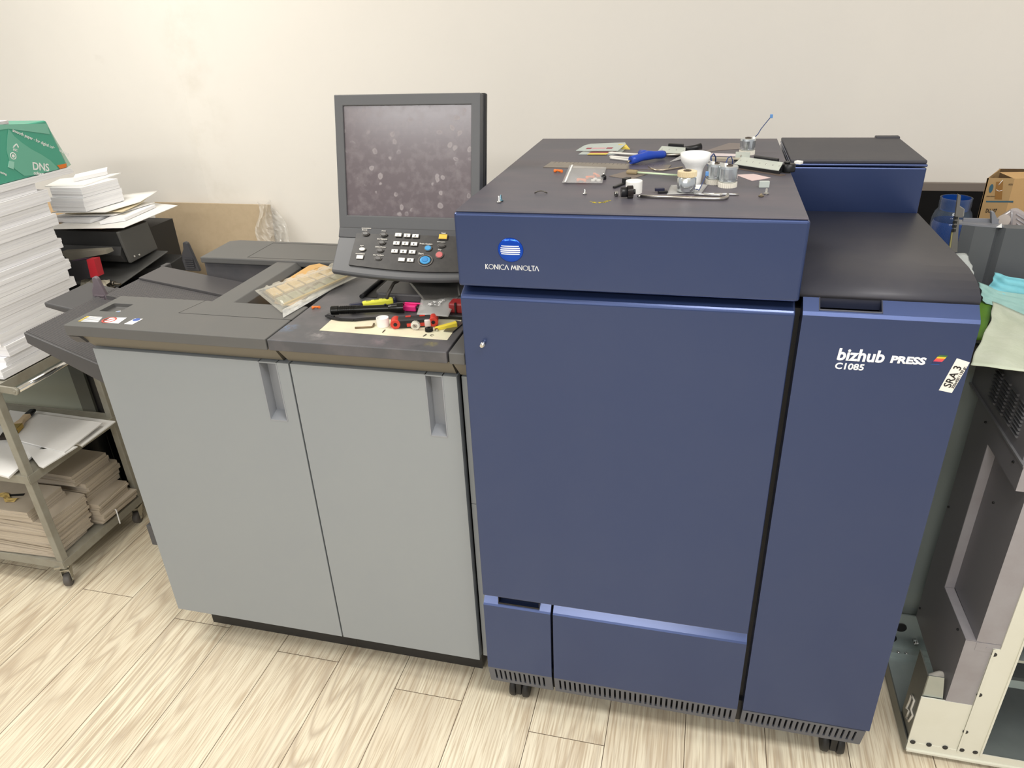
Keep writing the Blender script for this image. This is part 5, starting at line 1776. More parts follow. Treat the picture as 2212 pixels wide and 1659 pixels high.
# flat brown card and swab stick
tag(MB().prism([P(1315, 381, z=ZT_), P(1362, 388, z=ZT_), P(1412, 372, z=ZT_), P(1360, 368, z=ZT_)], (0, 0, 0.0008)).build('grey_card', mat('taupe_card', (122, 112, 104), 0.6)), 'flat taupe card lying under the swab stick', 'card')
sw_, Ls = lay('swab_stick', 'pale green stick with a brown tip lying across the taupe card', 'stick', (1354, 375), (1466, 383), ZT_ + 0.001)
MB().tube([(Ls * 0.2, 0, 0.004), (Ls, 0, 0.004)], 0.0021, 8).build('stick_rod', mat('pale_green_rod', (206, 226, 190), 0.4), sw_, world=False)
MB().box(0, Ls * 0.21, -0.006, 0.006, 0.0, 0.0085).build('stick_tip', mat('tan_felt', (150, 134, 104), 0.7), sw_, world=False, bev=0.003)


# electromagnetic clutches: metal can + toothed ring + wires
def clutch(px, py, label, r_=0.0175, h_=0.030, flip=False, wire=None, rot=0.0, base=None, twist=0.10):
    t_ = thing('clutch', label, 'clutch', P(px, py, z=base or ZT_), rot, 'electromagnetic clutches on the blue press')
    g0, c0 = (h_, 0.0) if flip else (0.0, 0.011)
    b = MB()
    if flip:
        b.lathe([(r_ * 0.95, 0), (r_, 0.002), (r_, h_ - 0.004), (r_ * 0.9, h_ - 0.002), (r_ * 0.9, h_)], (0, 0, 0), 32, smooth=True)
    else:
        b.lathe([(r_ * 0.9, 0.010), (r_, 0.012), (r_, 0.0135), (r_ * 0.93, 0.014), (r_ * 0.93, 0.0155), (r_, 0.016), (r_, h_ + 0.005), (r_ * 0.96, h_ + 0.009), (r_ * 0.45, h_ + 0.010)], (0, 0, 0), 32, smooth=False)
    b.build('can', CAN, t_, world=False)
    MB().gear(r_ * 1.03, r_ * 0.94, 0.0095, 30, (0, 0, h_ + 0.0005 if flip else 0), twist, 'z', 0.0).build('toothed_ring', IVORY if flip else GW, t_, world=False)
    zt_ = h_ + 0.010
    MB().lathe([(r_ * 0.42, zt_), (r_ * 0.42, zt_ + 0.0015), (r_ * 0.25, zt_ + 0.0015), (r_ * 0.25, zt_ - 0.004)], (0, 0, 0), 24, smooth=False).build('bush', mat('bronze_bush', (104, 92, 80), 0.35, 0.7), t_, world=False)
    if wire:
        wb2 = MB()
        for s in (-1, 1):
            wb2.tube([Vector(p) + Vector((0, s * 0.0009, 0)) for p in wire], 0.0009, 6)
        wo = wb2.build('lead_wires', WIRE, t_, world=False)
        e_ = Vector(wire[-1])
        MB().box(e_.x - 0.003, e_.x + 0.003, e_.y - 0.003, e_.y + 0.003, e_.z - 0.004, e_.z + 0.004).build('connector', mat('sky_blue_plug', (96, 146, 204), 0.4), wo, world=False, bev=0.0008)
        MB().box(wire[0][0] - 0.003, wire[0][0] + 0.003, -0.004, 0.004, wire[0][2] - 0.003, wire[0][2] + 0.003).build('wire_exit', WHITEP, wo, world=False, bev=0.0006)
    return t_


clutch(1613, 333, 'zinc clutch standing alone at the back with its lead sticking up', 0.0172, 0.026, wire=[(0.012, 0, 0.036), (0.020, 0.002, 0.044), (0.026, 0.006, 0.055), (0.036, 0.012, 0.068), (0.046, 0.016, 0.081)])
clutch(1543, 396, 'left of the two zinc clutches standing side by side', 0.0172, 0.029, wire=[(-0.008, 0.004, 0.040), (-0.006, 0.010, 0.050), (0.004, 0.016, 0.054), (0.012, 0.020, 0.046), (0.016, 0.024, 0.030)], rot=0.6)
clutch(1571, 403, 'right and nearer of the two zinc clutches standing side by side', 0.0175, 0.030, wire=[(-0.006, 0.006, 0.041), (0.000, 0.018, 0.050), (0.008, 0.026, 0.052), (0.012, 0.028, 0.044), (0.013, 0.030, 0.030)], rot=0.2, twist=-0.10)
clutch(1482, 412, 'zinc clutch with its ivory toothed ring on top standing on a small bag', 0.0175, 0.027, flip=True, base=ZT_ + 0.0035, wire=[(0.0175, -0.004, 0.004), (0.024, -0.006, 0.003), (0.028, 0.0, 0.012), (0.032, 0.006, 0.022), (0.036, 0.010, 0.030)])
t_, f_ = bag('zip_bag', [(1440, 420), (1515, 417), (1530, 398), (1450, 399)], ZT_ + 0.0016, 'small clear bag with a white patch under the ivory topped clutch', mat('clear_bag', (214, 214, 212), 0.14), 0.0015, 8)
MB().prism([f_(0.42, 0.1) + Vector((0, 0, 0.0008)), f_(0.86, 0.1) + Vector((0, 0, 0.0008)), f_(0.86, 0.9) + Vector((0, 0, 0.0008)), f_(0.42, 0.9) + Vector((0, 0, 0.0008))], (0, 0, 0.0003)).build('white_patch', WHITEINK, t_)
pc = thing('blue_plug', 'dark blue and black plug at the left end of the small bag', 'plug', P(1428, 417, z=ZT_), 0.2)
MB().box(-0.012, 0.006, -0.004, 0.004, 0.004, 0.010).build('plug_body', mat('navy_plastic', (34, 36, 58), 0.35), pc, world=False, bev=0.001)
MB().box(-0.006, 0.012, -0.006, 0.006, 0.0, 0.005).build('plug_base', BLACKP, pc, world=False, bev=0.001)
# white funnel
fn_ = thing('white_funnel', 'translucent white plastic funnel standing upright behind the clutches', 'funnel', P(1498, 397, z=ZT_))
MB().lathe([(0.0135, 0), (0.014, 0.001), (0.0155, 0.024), (0.017, 0.030), (0.020, 0.036), (0.0265, 0.044), (0.028, 0.049), (0.029, 0.059), (0.0275, 0.0595), (0.0265, 0.050), (0.0245, 0.045), (0.013, 0.028)], (0, 0, 0), 36).build('funnel_body', mat('milky_plastic', (240, 240, 238), 0.35, trans=0.0), fn_, world=False)
# white cap, black gear, nut, black lever
cap_thing(P(1369, 416, z=ZT_), 0.0158, 0.0235, 'solid white cylinder cap standing behind the black gear', False)
bg = thing('black_gear', 'large black helical gear lying on its side before the white cap', 'gear', P(1355, 428, z=ZT_), 0.25)
MB().gear(0.0115, 0.0100, 0.010, 26, (0.0, 0, 0.0115), 0.12, 'x').build('gear_wheel', mat('brown_black', (46, 40, 38), 0.4), bg, world=False)
MB().lathe([(0.0088, -0.012), (0.0092, -0.011), (0.0092, 0.0), (0.007, 0.0)], (0, 0, 0.0115), 24, 'x').lathe([(0.0048, 0.010), (0.0048, 0.0145), (0.003, 0.0145)], (0, 0, 0.0115), 16, 'x').build('gear_hub', BLACKP, bg, world=False)
nt_ = thing('nut', 'bright nut lying left of the black helical gear', 'nut', P(1331, 424, z=ZT_), 0.4)
MB().lathe([(0.0045, -0.003), (0.0045, 0.003), (0.0028, 0.003), (0.0028, -0.003)], (0, 0, 0.0045), 12, 'x', cap=False).build('nut_body', STEEL, nt_, world=False)
lv, Lv = lay('black_lever', 'small black plastic lever behind the white cap', 'lever', (1326, 407), (1358, 394), ZT_)
MB().box(0, Lv * 0.8, -0.003, 0.003, 0.0, 0.004).box(Lv * 0.7, Lv, -0.006, 0.006, 0.0, 0.011).build('lever_body', BLACKP, lv, world=False, bev=0.001)
# long hex key and small rods at the front
hx = [P(px, py, z=ZT_ + 0.0035) for px, py in ((1383, 424), (1545, 429.5), (1562, 429), (1570, 426), (1572, 421))]
hk2 = tag(MB().tube(hx, 0.0032, 10).build('hex_key', mat('satin_steel', (196, 192, 186), 0.25, 1.0)), 'long satin steel hex key lying along the front of the parts', 'hex key')
MB().tube([P(1377, 423.6, z=ZT_ + 0.0035), P(1384, 424, z=ZT_ + 0.0035)], [0.0022, 0.0032], 6).build('key_tip', STEEL, hk2)
for pa, pb, lab in (((1500, 422), (1560, 425), 'short bright rod lying behind the long hex key'), ((1520, 421), (1596, 423), 'slim rod pointing right behind the long hex key')):
    t_, L_ = lay('metal_rod', lab, 'rod', pa, pb, ZT_, 'bright rods behind the hex key')
    MB().tube([(0, 0, 0.0022), (L_ * 0.92, 0, 0.0022), (L_ * 0.93, 0, 0.0022), (L_, 0, 0.0022)], [0.0022, 0.0022, 0.0016, 0.0016], 10).build('rod_body', STEEL, t_, world=False)
# pressed metal brackets with black backs
BRK = mat('bracket_zinc', (204, 210, 202), 0.4, 0.35)


def bracket(pa, pb, nh, label, w=0.016, post=True):
    t_, L_ = lay('latch_bracket', label, 'bracket', pa, pb, ZT_, 'zinc latch brackets')
    MB().box(0, L_, -0.002, 0.004, 0.0, 0.0075).build('black_rail', BLACKP, t_, world=False, bev=0.001)
    pl = MB().hexa([(0.002, -0.003, 0.0075), (L_, -0.003, 0.0075), (L_ - 0.006, w, 0.010 + w * 0.5), (0.006, w, 0.010 + w * 0.5), (0.002, -0.003, 0.0088), (L_, -0.003, 0.0088), (L_ - 0.006, w, 0.0113 + w * 0.5), (0.006, w, 0.0113 + w * 0.5)]).build('zinc_plate', BRK, t_, world=False)
    rv = MB()
    for i in range(nh):
        u = (i + 0.6) / nh
        rv.lathe([(0.0020, 0), (0.0016, 0.0012), (0.0005, 0.0015)], (L_ * u, w * 0.45, 0.0100 + w * 0.23), 10)
    rv.build('rivets', STEEL, pl, world=False)
    MB().box(L_ * 0.30, L_ * 0.82, w, w + 0.008, 0.004, 0.026).box(L_ * 0.80, L_ * 0.95, w - 0.004, w + 0.012, 0.0, 0.016).build('black_arm', BLACKP, t_, world=False, bev=0.0015)
    return t_, L_


t_, L_ = bracket((1418, 336), (1480, 340), 4, 'left zinc latch bracket with black arm behind the blue handle')
MB().tube([(L_ * 0.85, 0.02, 0.013), (L_ + 0.012, 0.034, 0.017), (L_ + 0.022, 0.042, 0.019)], [0.007, 0.0065, 0.008], 14).build('roller_arm', BLACKP, t_, world=False)
t_, L_ = bracket((1585, 362), (1683, 377), 7, 'right zinc latch bracket with seven rivets near the rear block', 0.019)
MB().lathe([(0.012, 0.002), (0.0125, 0.004), (0.0125, 0.016), (0.010, 0.018)], (L_ * 1.02, 0.030, 0), 24).lathe([(0.006, 0.018), (0.006, 0.022)], (L_ * 0.98, 0.028, 0), 14).build('roller_arm', BLACKP, t_, world=False)
MB().box(L_ * 1.05, L_ * 1.05 + 0.014, 0.040, 0.052, 0.016, 0.022).build('white_tab', WHITEP, t_, world=False, bev=0.001)
MB().hexa([(0.0, -0.008, 0), (L_ * 1.1, -0.012, 0), (L_ * 1.12, 0.004, 0), (0, 0.0, 0), (0.0, -0.008, 0.001), (L_ * 1.1, -0.012, 0.001), (L_ * 1.12, 0.004, 0.001), (0, 0.0, 0.001)]).build('base_plate', mat('brown_plate', (122, 108, 100), 0.4, 0.4), t_, world=False)
# rounded strip with bracket
rs_, Lr = lay('metal_strip', 'pale metal strip with rounded end lying between the clutches', 'metal strip', (1532, 346), (1618, 349), ZT_)
sp_ = [(0, -0.006), (Lr - 0.008, -0.006)] + [(Lr - 0.008 + 0.008 * math.cos(a_), 0.003 + 0.009 * math.sin(a_)) for a_ in [-1.57 + 0.35 * i for i in range(10)]] + [(Lr - 0.008, 0.012), (0, 0.012)]
MB().profz(sp_, 0.004, 0.0055).box(0, Lr * 0.62, -0.0055, -0.0045, 0.0, 0.004).build('strip_body', mat('warm_zinc', (196, 186, 168), 0.35, 0.6), rs_, world=False)
MB().box(Lr * 0.62, Lr * 0.98, 0.022, 0.024, 0.0, 0.016).box(Lr * 0.62, Lr * 0.98, 0.008, 0.024, 0.0, 0.0015).build('upright_tab', BRK, rs_, world=False)
MB().lathe([(0.0022, 0), (0.0022, -0.0006)], (Lr * 0.76, 0.0218, 0.008), 10, 'y').build('tab_hole', STEEL, rs_, world=False)
# tented clear film behind the funnel and papers
tf = thing('plastic_film', 'folded clear film tented behind the white funnel', 'plastic film', P(1490, 350, z=ZT_))
a_, b_, c_, d_ = P(1447, 350, z=ZT_), P(1545, 352, z=ZT_), P(1490, 325, z=ZT_ + 0.010), P(1488, 340, z=ZT_ + 0.004)
MB().prism([a_, d_, c_], (0, 0, 0.0008)).prism([d_, b_, c_], (0, 0, 0.0008)).build('film_fold', mat('clear_bag', (214, 214, 212), 0.14), tf)
tag(MB().prism([P(1520, 336, z=ZT_), P(1592, 338, z=ZT_), P(1592, 333, z=ZT_), P(1515, 330, z=ZT_)], (0, 0, 0.0005)).build('pink_paper', mat('pale_lilac_paper', (220, 208, 210), 0.7)), 'pale lilac paper strip behind the metal strip', 'paper')
tag(MB().prism([P(1589, 378, z=ZT_), P(1624, 391, z=ZT_), P(1665, 384.5, z=ZT_), P(1628, 376, z=ZT_)], (0, 0, 0.0006)).build('pink_paper', mat('pale_pink_paper', (216, 194, 192), 0.7)), 'pale pink paper scrap in front of the right latch bracket', 'paper')
tag(MB().prism([P(1518, 328, z=ZT_), P(1598, 322, z=ZT_), P(1604, 310, z=ZT_), P(1575, 309, z=ZT_)], (0, 0, 0.0005)).build('brown_film', mat('brown_film', (112, 100, 96), 0.35)), 'dull brown film strip lying left of the lone clutch', 'plastic film')
cbk = thing('plastic_block', 'small clear plastic block behind the pan head screw', 'block', P(1650, 405, z=ZT_), 0.1)
MB().box(-0.0095, 0.0095, -0.003, 0.003, 0, 0.012).build('block_body', mat('frosted_clear', (200, 208, 202), 0.2, alpha=0.8), cbk, world=False, bev=0.0008)
MB().box(-0.0075, 0.0095, 0.003, 0.006, 0.010, 0.0115).build('block_lip', mat('frosted_clear', (200, 208, 202), 0.2), cbk, world=False)

# ================================================================== right side: stripped paper feeder and what is piled on it
CREAM = mat('cream_steel', (222, 221, 206), 0.45, 0.0, smudge=(212, 210, 192), scale=10, amount=0.4)
DSIDE = mat('shaded_grey_steel', (124, 122, 125), 0.42, 0.1, bump=0.03, bscale=900)  # flange's grey paint in a darker tone: shade put into the colour
MSIDE = mat('mid_grey_steel', (158, 155, 158), 0.42, 0.1, smudge=(128, 118, 118), scale=9, amount=0.4, bump=0.03, bscale=900)
GGRN = mat('grey_green_panel', (132, 140, 136), 0.4, 0.1)
ff = thing('paper_feeder', 'stripped paper feeder with cream base frame and grey side cover right of the blue press', 'machine', (1.2, 0.3, 0))
# base tray
b = MB().box(1.015, 1.75, 0.086, 0.72, 0.022, 0.032)
b.build('base_tray', ZINC, ff)
MB().box(1.0135, 1.0165, 0.083, 0.72, 0.012, 0.050).build('tray_rail', mat('dark_zinc', (122, 124, 118), 0.4, 0.7), ff)
# rear upstand with round holes
MB().box(1.017, 1.30, 0.400, 0.404, 0.032, 0.15).build('rear_upstand', ZINC, ff)
b = MB()
for x, z_, w_ in ((1.052, 0.105, 0.014), (1.035, 0.062, 0.014)):
    b.lathe([(w_, -0.002), (w_, 0.0)], (x, 0.3998, z_), 24, 'y')
b.build('upstand_hole', BLACK, ff)
MB().box(1.017, 1.30, 0.360, 0.366, 0.032, 0.050).build('cross_rail', ZINC, ff)
b = MB()
for x in (1.028, 1.048, 1.068):
    b.lathe([(0.0045, 0), (0.0045, 0.002), (0.003, 0.003)], (x, 0.3625, 0.050), 10)
b.build('rail_screw', STEEL, ff)
MB().lathe([(0.007, 0), (0.007, -0.014), (0.004, -0.016)], (1.094, 0.3998, 0.066), 14, 'y').build('stud', STEEL, ff)
# front base panel
fp = MB()
fp.box(1.0165, 1.122, 0.083, 0.0865, 0.030, 0.196)
fp.build('front_base_panel', CREAM, ff)
# upright post with folded edge
po = MB().box(1.122, 1.172, 0.081, 0.0845, 0.042, 0.375).box(1.122, 1.126, 0.079, 0.082, 0.042, 0.375).box(1.136, 1.172, 0.081, 0.0845, 0.375, 1.0).box(1.1695, 1.1735, 0.078, 0.12, 0.042, 1.0)
po.build('front_post', CREAM, ff)
MB().box(1.0165, 1.75, 0.0815, 0.0835, 0.022, 0.045).box(1.0165, 1.75, 0.076, 0.083, 0.018, 0.0235).build('base_rail', CREAM, ff)
b = MB()
GR = mat('grommet', (46, 46, 46), 0.4)
for px, py in ((1972, 1604), (2007, 1610), (2042, 1616), (2078, 1621), (2107, 1626), (2148, 1415), (2116, 1502), (2086, 1582)):
    c_ = P(px, py, y=0.080)
    MB().lathe([(0.0052, 0.003), (0.0062, 0.0015), (0.0052, 0), (0.0028, 0), (0.0022, 0.0006)], c_, 14, 'y').build('grommet', GR, ff)
# bracket with loop
bk = MB()
bk.box(1.018, 1.0205, 0.087, 0.165, 0.030, 0.262)
bk.build('corner_bracket', mat('bracket_grey', (120, 122, 116), 0.4, 0.6), ff)
MB().prism([(1.0205, 0.088, 0.197), (1.062, 0.088, 0.197), (1.052, 0.088, 0.262), (1.0205, 0.088, 0.262)], (0, 0.002, 0)).build('bracket_flap', ZINC, ff)
lo = [P(px, py, x=1.0165) for px, py in ((1969, 1500), (1975, 1513), (1968, 1532), (1972, 1545), (1963, 1558), (1958, 1550), (1964, 1535), (1958, 1530), (1966, 1512), (1969, 1500))]
MB().tube(lo, 0.0028, 8).build('wire_loop', mat('bare_wire', (206, 200, 186), 0.4), ff)
MB().tube([(1.03, 0.12, 0.215), (1.06, 0.13, 0.225), (1.09, 0.15, 0.205)], 0.011, 10).build('wrapped_cable', mat('white_wrap', (196, 192, 182), 0.6), ff)
# side cover with a deep rectangular recess in its front edge
XS = 1.067
YB_, YF_ = 0.366, 0.085
sc = MB()
sc.box(XS, XS + 0.07, 0.257, YB_, 0.182, 0.836)
sc.box(XS + 0.0205, XS + 0.07, YF_, 0.257, 0.387, 0.780)
sco = sc.build('side_cover', DSIDE, ff)
lowb = MB().hexa([(XS, YF_, 0.182), (XS + 0.07, YF_, 0.182), (XS + 0.07, 0.257, 0.182), (XS, 0.257, 0.182), (XS, YF_, 0.387), (XS + 0.07, YF_, 0.387), (XS + 0.07, 0.257, 0.381), (XS, 0.257, 0.381)])
MB().box(XS, XS + 0.07, YF_, 0.257, 0.780, 0.836).build('side_cover_upper', DSIDE, sco)
lowb.build('side_cover_lower', DSIDE, sco)
MB().box(XS, XS + 0.07, YF_ - 0.0008, YF_, 0.182, 0.386).box(XS + 0.0205, XS + 0.07, YF_ - 0.0008, YF_, 0.387, 0.780).box(XS, XS + 0.07, YF_ - 0.0008, YF_, 0.780, 0.836).build('front_flange', MSIDE, sco)
MB().box(XS + 0.0003, XS + 0.0206, 0.2555, 0.2572, 0.383, 0.780).hexa([(XS + 0.0003, YF_, 0.3872), (XS + 0.0206, YF_, 0.3872), (XS + 0.0206, 0.257, 0.3812), (XS + 0.0003, 0.257, 0.3812), (XS + 0.0003, YF_, 0.3882), (XS + 0.0206, YF_, 0.3882), (XS + 0.0206, 0.257, 0.3822), (XS + 0.0003, 0.257, 0.3822)]).build('recess_lining', MSIDE, sco)
MB().box(XS + 0.022, XS + 0.068, YF_ - 0.0016, YF_ - 0.0007, 0.362, 0.386).lathe([(0.0032, 0), (0.0032, -0.0006)], (XS + 0.045, YF_ - 0.0016, 0.373), 14, 'y').build('flange_tab', MSIDE, sco)
b = MB()
for px, py in ((1988, 1314), (2147, 1086), (2190, 998), (2130, 912), (2050, 1095), (2070, 1360), (2035, 1480)):
    b.lathe([(0.0028, 0), (0.0024, -0.003)], P(px, py, x=XS), 8, 'x')
b.build('cover_screw', BLACK, sco)
# louvred upper housing
MB().box(XS + 0.002, 1.75, 0.10, 0.60, 0.840, 0.992).build('louvre_housing', DSIDE, ff)
MB().box(XS - 0.003, XS + 0.07, YF_ - 0.004, 0.60, 0.836, 0.840).build('seam_lip', mat('seam_grey', (120, 120, 122), 0.4), ff)
b = MB()
for j in range(4):
    y0 = 0.145 + j * 0.045
    for i in range(9):
        z_ = 0.862 + i * 0.0085
        b.hexa([(XS - 0.001, y0, z_), (XS + 0.003, y0, z_), (XS + 0.003, y0 + 0.034, z_), (XS - 0.001, y0 + 0.034, z_), (XS - 0.004, y0, z_ + 0.005), (XS + 0.003, y0, z_ + 0.005), (XS + 0.003, y0 + 0.034, z_ + 0.005), (XS - 0.004, y0 + 0.034, z_ + 0.005)])
b.build('louvres', mat('louvre_grey', (100, 100, 102), 0.4), ff)
MB().box(1.10, 1.75, 0.06, 0.10, 0.86, 0.94).build('corner_block', mat('charcoal_block', (88, 86, 92), 0.4), ff, bev=0.004)
MB().box(0.99, XS, 0.33, 0.345, 0.925, 0.975).build('latch_plate', mat('latch_dark', (64, 64, 60), 0.45), ff, bev=0.004)
MB().lathe([(0.006, 0), (0.006, -0.003), (0.003, -0.004)], (1.048, 0.33, 0.935), 14, 'y').build('latch_screw', STEELD, ff)
# grey-green rear panel
MB().box(0.955, 1.20, 0.430, 0.436, 0.118, 0.98).build('rear_panel', GGRN, ff)
MB().box(0.955, 1.12, 0.427, 0.430, 0.108, 0.122).build('panel_tape', mat('tan_tape', (170, 152, 118), 0.6), ff)
MB().box(1.20, 1.75, 0.42, 0.425, 0.032, 0.9).build('inner_wall', DSIDE, ff)
# inside the open front bay
MB().box(1.18, 1.75, 0.30, 0.31, 0.20, 0.34).build('inner_plate', mat('inner_grey', (96, 98, 100), 0.4, 0.4), ff)
MB().hexa([(1.215, 0.20, 0.150), (1.75, 0.20, 0.150), (1.75, 0.32, 0.150), (1.215, 0.32, 0.150), (1.205, 0.19, 0.185), (1.75, 0.19, 0.185), (1.75, 0.20, 0.185), (1.205, 0.20, 0.185)]).build('inner_ledge', ZINC, ff)
MB().box(1.175, 1.75, 0.083, 0.24, 0.345, 0.352).box(1.195, 1.235, 0.10, 0.20, 0.352, 0.375).build('inner_shelf', ZINC, ff)
MB().box(1.20, 1.206, 0.10, 0.12, 0.40, 0.52).build('inner_strut', CREAM, ff)
b = MB()
for x, y, z_ in ((1.205, 0.12, 0.352), (1.225, 0.13, 0.352), (1.215, 0.17, 0.352), (1.24, 0.15, 0.352)):
    b.lathe([(0.004, 0), (0.004, 0.018), (0.002, 0.022)], (x, y, z_), 10)
b.build('inner_studs', CHROME, ff)
MB().box(1.05, 1.75, 0.45, 0.46, 0.0, 0.10).box(1.02, 1.70, 0.12, 0.66, 0.0, 0.022).build('under_frame', BLACKP, ff)

# ---- tall grey cover standing on the feeder
gc = thing('grey_cover', 'dark grey moulded machine cover standing upright on the feeder', 'machine cover', (1.2, 0.56, 0.992))
pts = [(1.012, 0.560), (1.035, 0.548), (1.075, 0.542), (1.084, 0.552), (1.094, 0.540), (1.20, 0.535), (1.55, 0.535)]
cvr = MB()
cvr.profz(pts + [(1.55, 0.552), (1.016, 0.575)], 0.993, 1.168)
cvr.build('cover_wall', mat('cover_slate', (88, 91, 94), 0.4, bump=0.02, bscale=700), gc)
GL = mat('cover_rim_grey', (128, 130, 136), 0.4)
MB().profz([(1.005, 0.562), (1.075, 0.540), (1.09, 0.545), (1.086, 0.572), (1.012, 0.590)], 1.168, 1.172).box(1.016, 1.088, 0.575, 0.579, 1.172, 1.179).build('rim_shelf', GL, gc)
MB().hexa([(1.072, 0.562, 1.168), (1.088, 0.562, 1.168), (1.088, 0.575, 1.168), (1.072, 0.575, 1.168), (1.064, 0.562, 1.198), (1.070, 0.562, 1.198), (1.070, 0.575, 1.198), (1.064, 0.575, 1.198)]).build('rim_arm', GL, gc, bev=0.001)
arm = MB()
ap = [P(px, py, y=0.55) for px, py in ((2070, 420), (2076, 423), (2073, 447), (2082, 452), (2080, 470), (2072, 470), (2068, 545), (2053, 545), (2062, 480))]
arm.prism(ap, (0, 0.008, 0))
ao = arm.build('slotted_arm', mat('arm_grey', (112, 110, 106), 0.45, 0.2), gc)
b = MB()
for i in range(4):
    c_ = P(2063.5 - i * 1.5, 471 + i * 9, y=0.5495)
    b.box(c_.x - 0.0035, c_.x + 0.0025, 0.5485, 0.5505, c_.z - 0.003, c_.z + 0.003)
    b.box(c_.x + 0.0035, c_.x + 0.005, 0.5485, 0.5505, c_.z - 0.003, c_.z + 0.003)
b.build('arm_slots', BLACK, ao)
MB().prism([P(2073, 445, y=0.551), P(2084, 452, y=0.551), P(2082, 468, y=0.551), P(2071, 461, y=0.551)], (0, 0.01, 0)).build('arm_tab', mat('arm_grey_light', (140, 138, 134), 0.45, 0.2), ao)
MB().prism([P(2056, 500, y=0.551), P(2062, 500, y=0.551), P(2056, 548, y=0.551), P(2049, 548, y=0.551)], (0, 0.006, 0)).build('yellowed_strip', mat('yellowed_strip', (150, 144, 96), 0.5), ao)

# ---- jar, carton, panel against the wall
jr = thing('blue_jar', 'wide-mouthed clear jar stained blue inside behind the grey cover', 'jar', (1.077, 0.86, 0.985))
GLB = mat('blue_glass', (14, 66, 150), 0.08, alpha=0.88, spec=1.0)
GLC = mat('clear_jar_glass', (120, 140, 165), 0.05, alpha=0.22, spec=1.0)
MB().lathe([(0.045, 0.0), (0.049, 0.004), (0.048, 0.10), (0.0475, 0.122), (0.043, 0.138), (0.0385, 0.144), (0.037, 0.150), (0.0385, 0.154), (0.0375, 0.158), (0.0385, 0.163), (0.0375, 0.168), (0.038, 0.175), (0.0355, 0.176), (0.0345, 0.148)], (0, 0, 0), 8 * 5, cap=False).build('jar_glass', GLC, jr, world=False)
MB().lathe([(0.0001, 0.004), (0.0445, 0.005), (0.045, 0.108), (0.042, 0.116)], (0, 0, 0), 40, cap=False).build('blue_stain', GLB, jr, world=False)
MB().lathe([(0.034, 0.144), (0.034, 0.175)], (0, 0, 0), 40, cap=False).build('blue_neck', GLB, jr, world=False)
st_ = thing('equipment_shelf', 'dark low cabinet behind the press carrying the jar and the carton', 'cabinet', (1.3, 0.95, 0))
MB().box(0.96, 1.75, 0.74, 1.12, 0.0, 0.980).build('cabinet_body', BLACKP, st_)
MB().box(0.955, 1.75, 0.735, 1.12, 0.980, 0.985).build('cabinet_top', mat('shelf_grey', (120, 118, 116), 0.5), st_)
fpn = thing('framed_panel', 'black panel with grey-brown top edge leaning on the wall behind the blue jar', 'panel', (1.3, 1.2, 0.985))
MB().hexa([(1.00, 1.17, 0.985), (1.70, 1.17, 0.985), (1.70, 1.178, 0.985), (1.00, 1.178, 0.985), (1.00, 1.225, 1.10), (1.70, 1.225, 1.10), (1.70, 1.235, 1.10), (1.00, 1.235, 1.10)]).build('panel_face', mat('panel_black', (12, 11, 11), 0.7, spec=0.15), fpn)
MB().hexa([(1.075, 1.2215, 1.096), (1.70, 1.2215, 1.096), (1.70, 1.24, 1.096), (1.075, 1.24, 1.096), (1.075, 1.2235, 1.118), (1.70, 1.2235, 1.118), (1.70, 1.24, 1.118), (1.075, 1.24, 1.118)]).build('panel_edge', mat('taupe_edge', (128, 118, 110), 0.5), fpn)
MB().box(1.00, 1.075, 1.222, 1.24, 1.096, 1.118).build('panel_corner', mat('panel_corner', (66, 66, 68), 0.5), fpn)

cx = thing('carton', 'open brown cardboard carton with blue printed band beside the blue jar', 'box', (1.25, 0.9, 0.985))
KR = mat('carton_brown', (178, 146, 100), 0.7, smudge=(168, 136, 92), scale=20, amount=0.4)
KR2 = mat('carton_brown_side', (202, 164, 112), 0.7, smudge=(192, 152, 102), scale=20, amount=0.4)
CY = 0.86
f0, f1, f2, f3 = P(2133, 386, y=CY), P(2193, 382, y=CY), P(2183, 460, y=CY), P(2124, 470, y=CY)
zc0 = 0.9855
fl_, fr_ = f0.x, f1.x
zt2 = f0.z + 0.001
b = MB()
b.box(fl_, fr_, CY, CY + 0.003, zc0, zt2)
b.build('front_panel', KR, cx)
dirx = Vector((0.86, 0.5, 0))
s0 = Vector((fr_, CY, 0))
s1 = s0 + Vector((0.22, 0.03, 0))
b = MB()
b.hexa([(s0.x, s0.y, zc0), (s1.x, s1.y, zc0), (s1.x, s1.y + 0.003, zc0), (s0.x, s0.y + 0.003, zc0), (s0.x, s0.y, zt2), (s1.x, s1.y, zt2), (s1.x, s1.y + 0.003, zt2), (s0.x, s0.y + 0.003, zt2)])
b.hexa([(s0.x - 0.002, s0.y, zt2), (s1.x, s1.y, zt2), (s1.x, s1.y + 0.003, zt2), (s0.x - 0.002, s0.y + 0.003, zt2), (s0.x - 0.022, s0.y + 0.045, zt2 + 0.006), (s1.x, s1.y + 0.045, zt2 + 0.006), (s1.x, s1.y + 0.048, zt2 + 0.006), (s0.x - 0.022, s0.y + 0.048, zt2 + 0.006)])
b.build('side_panel', KR2, cx)
MB().prism([(fl_ + 0.002, CY + 0.003, zt2), (fl_ + 0.034, CY + 0.05, zt2 + 0.006), (fl_ + 0.034, CY + 0.05, zt2 + 0.0005), (fl_ + 0.002, CY + 0.006, zt2 - 0.01)], (0.002, 0.004, 0)).build('left_flap', KR, cx)
MB().box(fl_ + 0.062, fr_ + 0.20, CY + 0.12, CY + 0.123, zc0, zt2).build('back_panel', mat('carton_inside', (96, 74, 48), 0.8), cx)
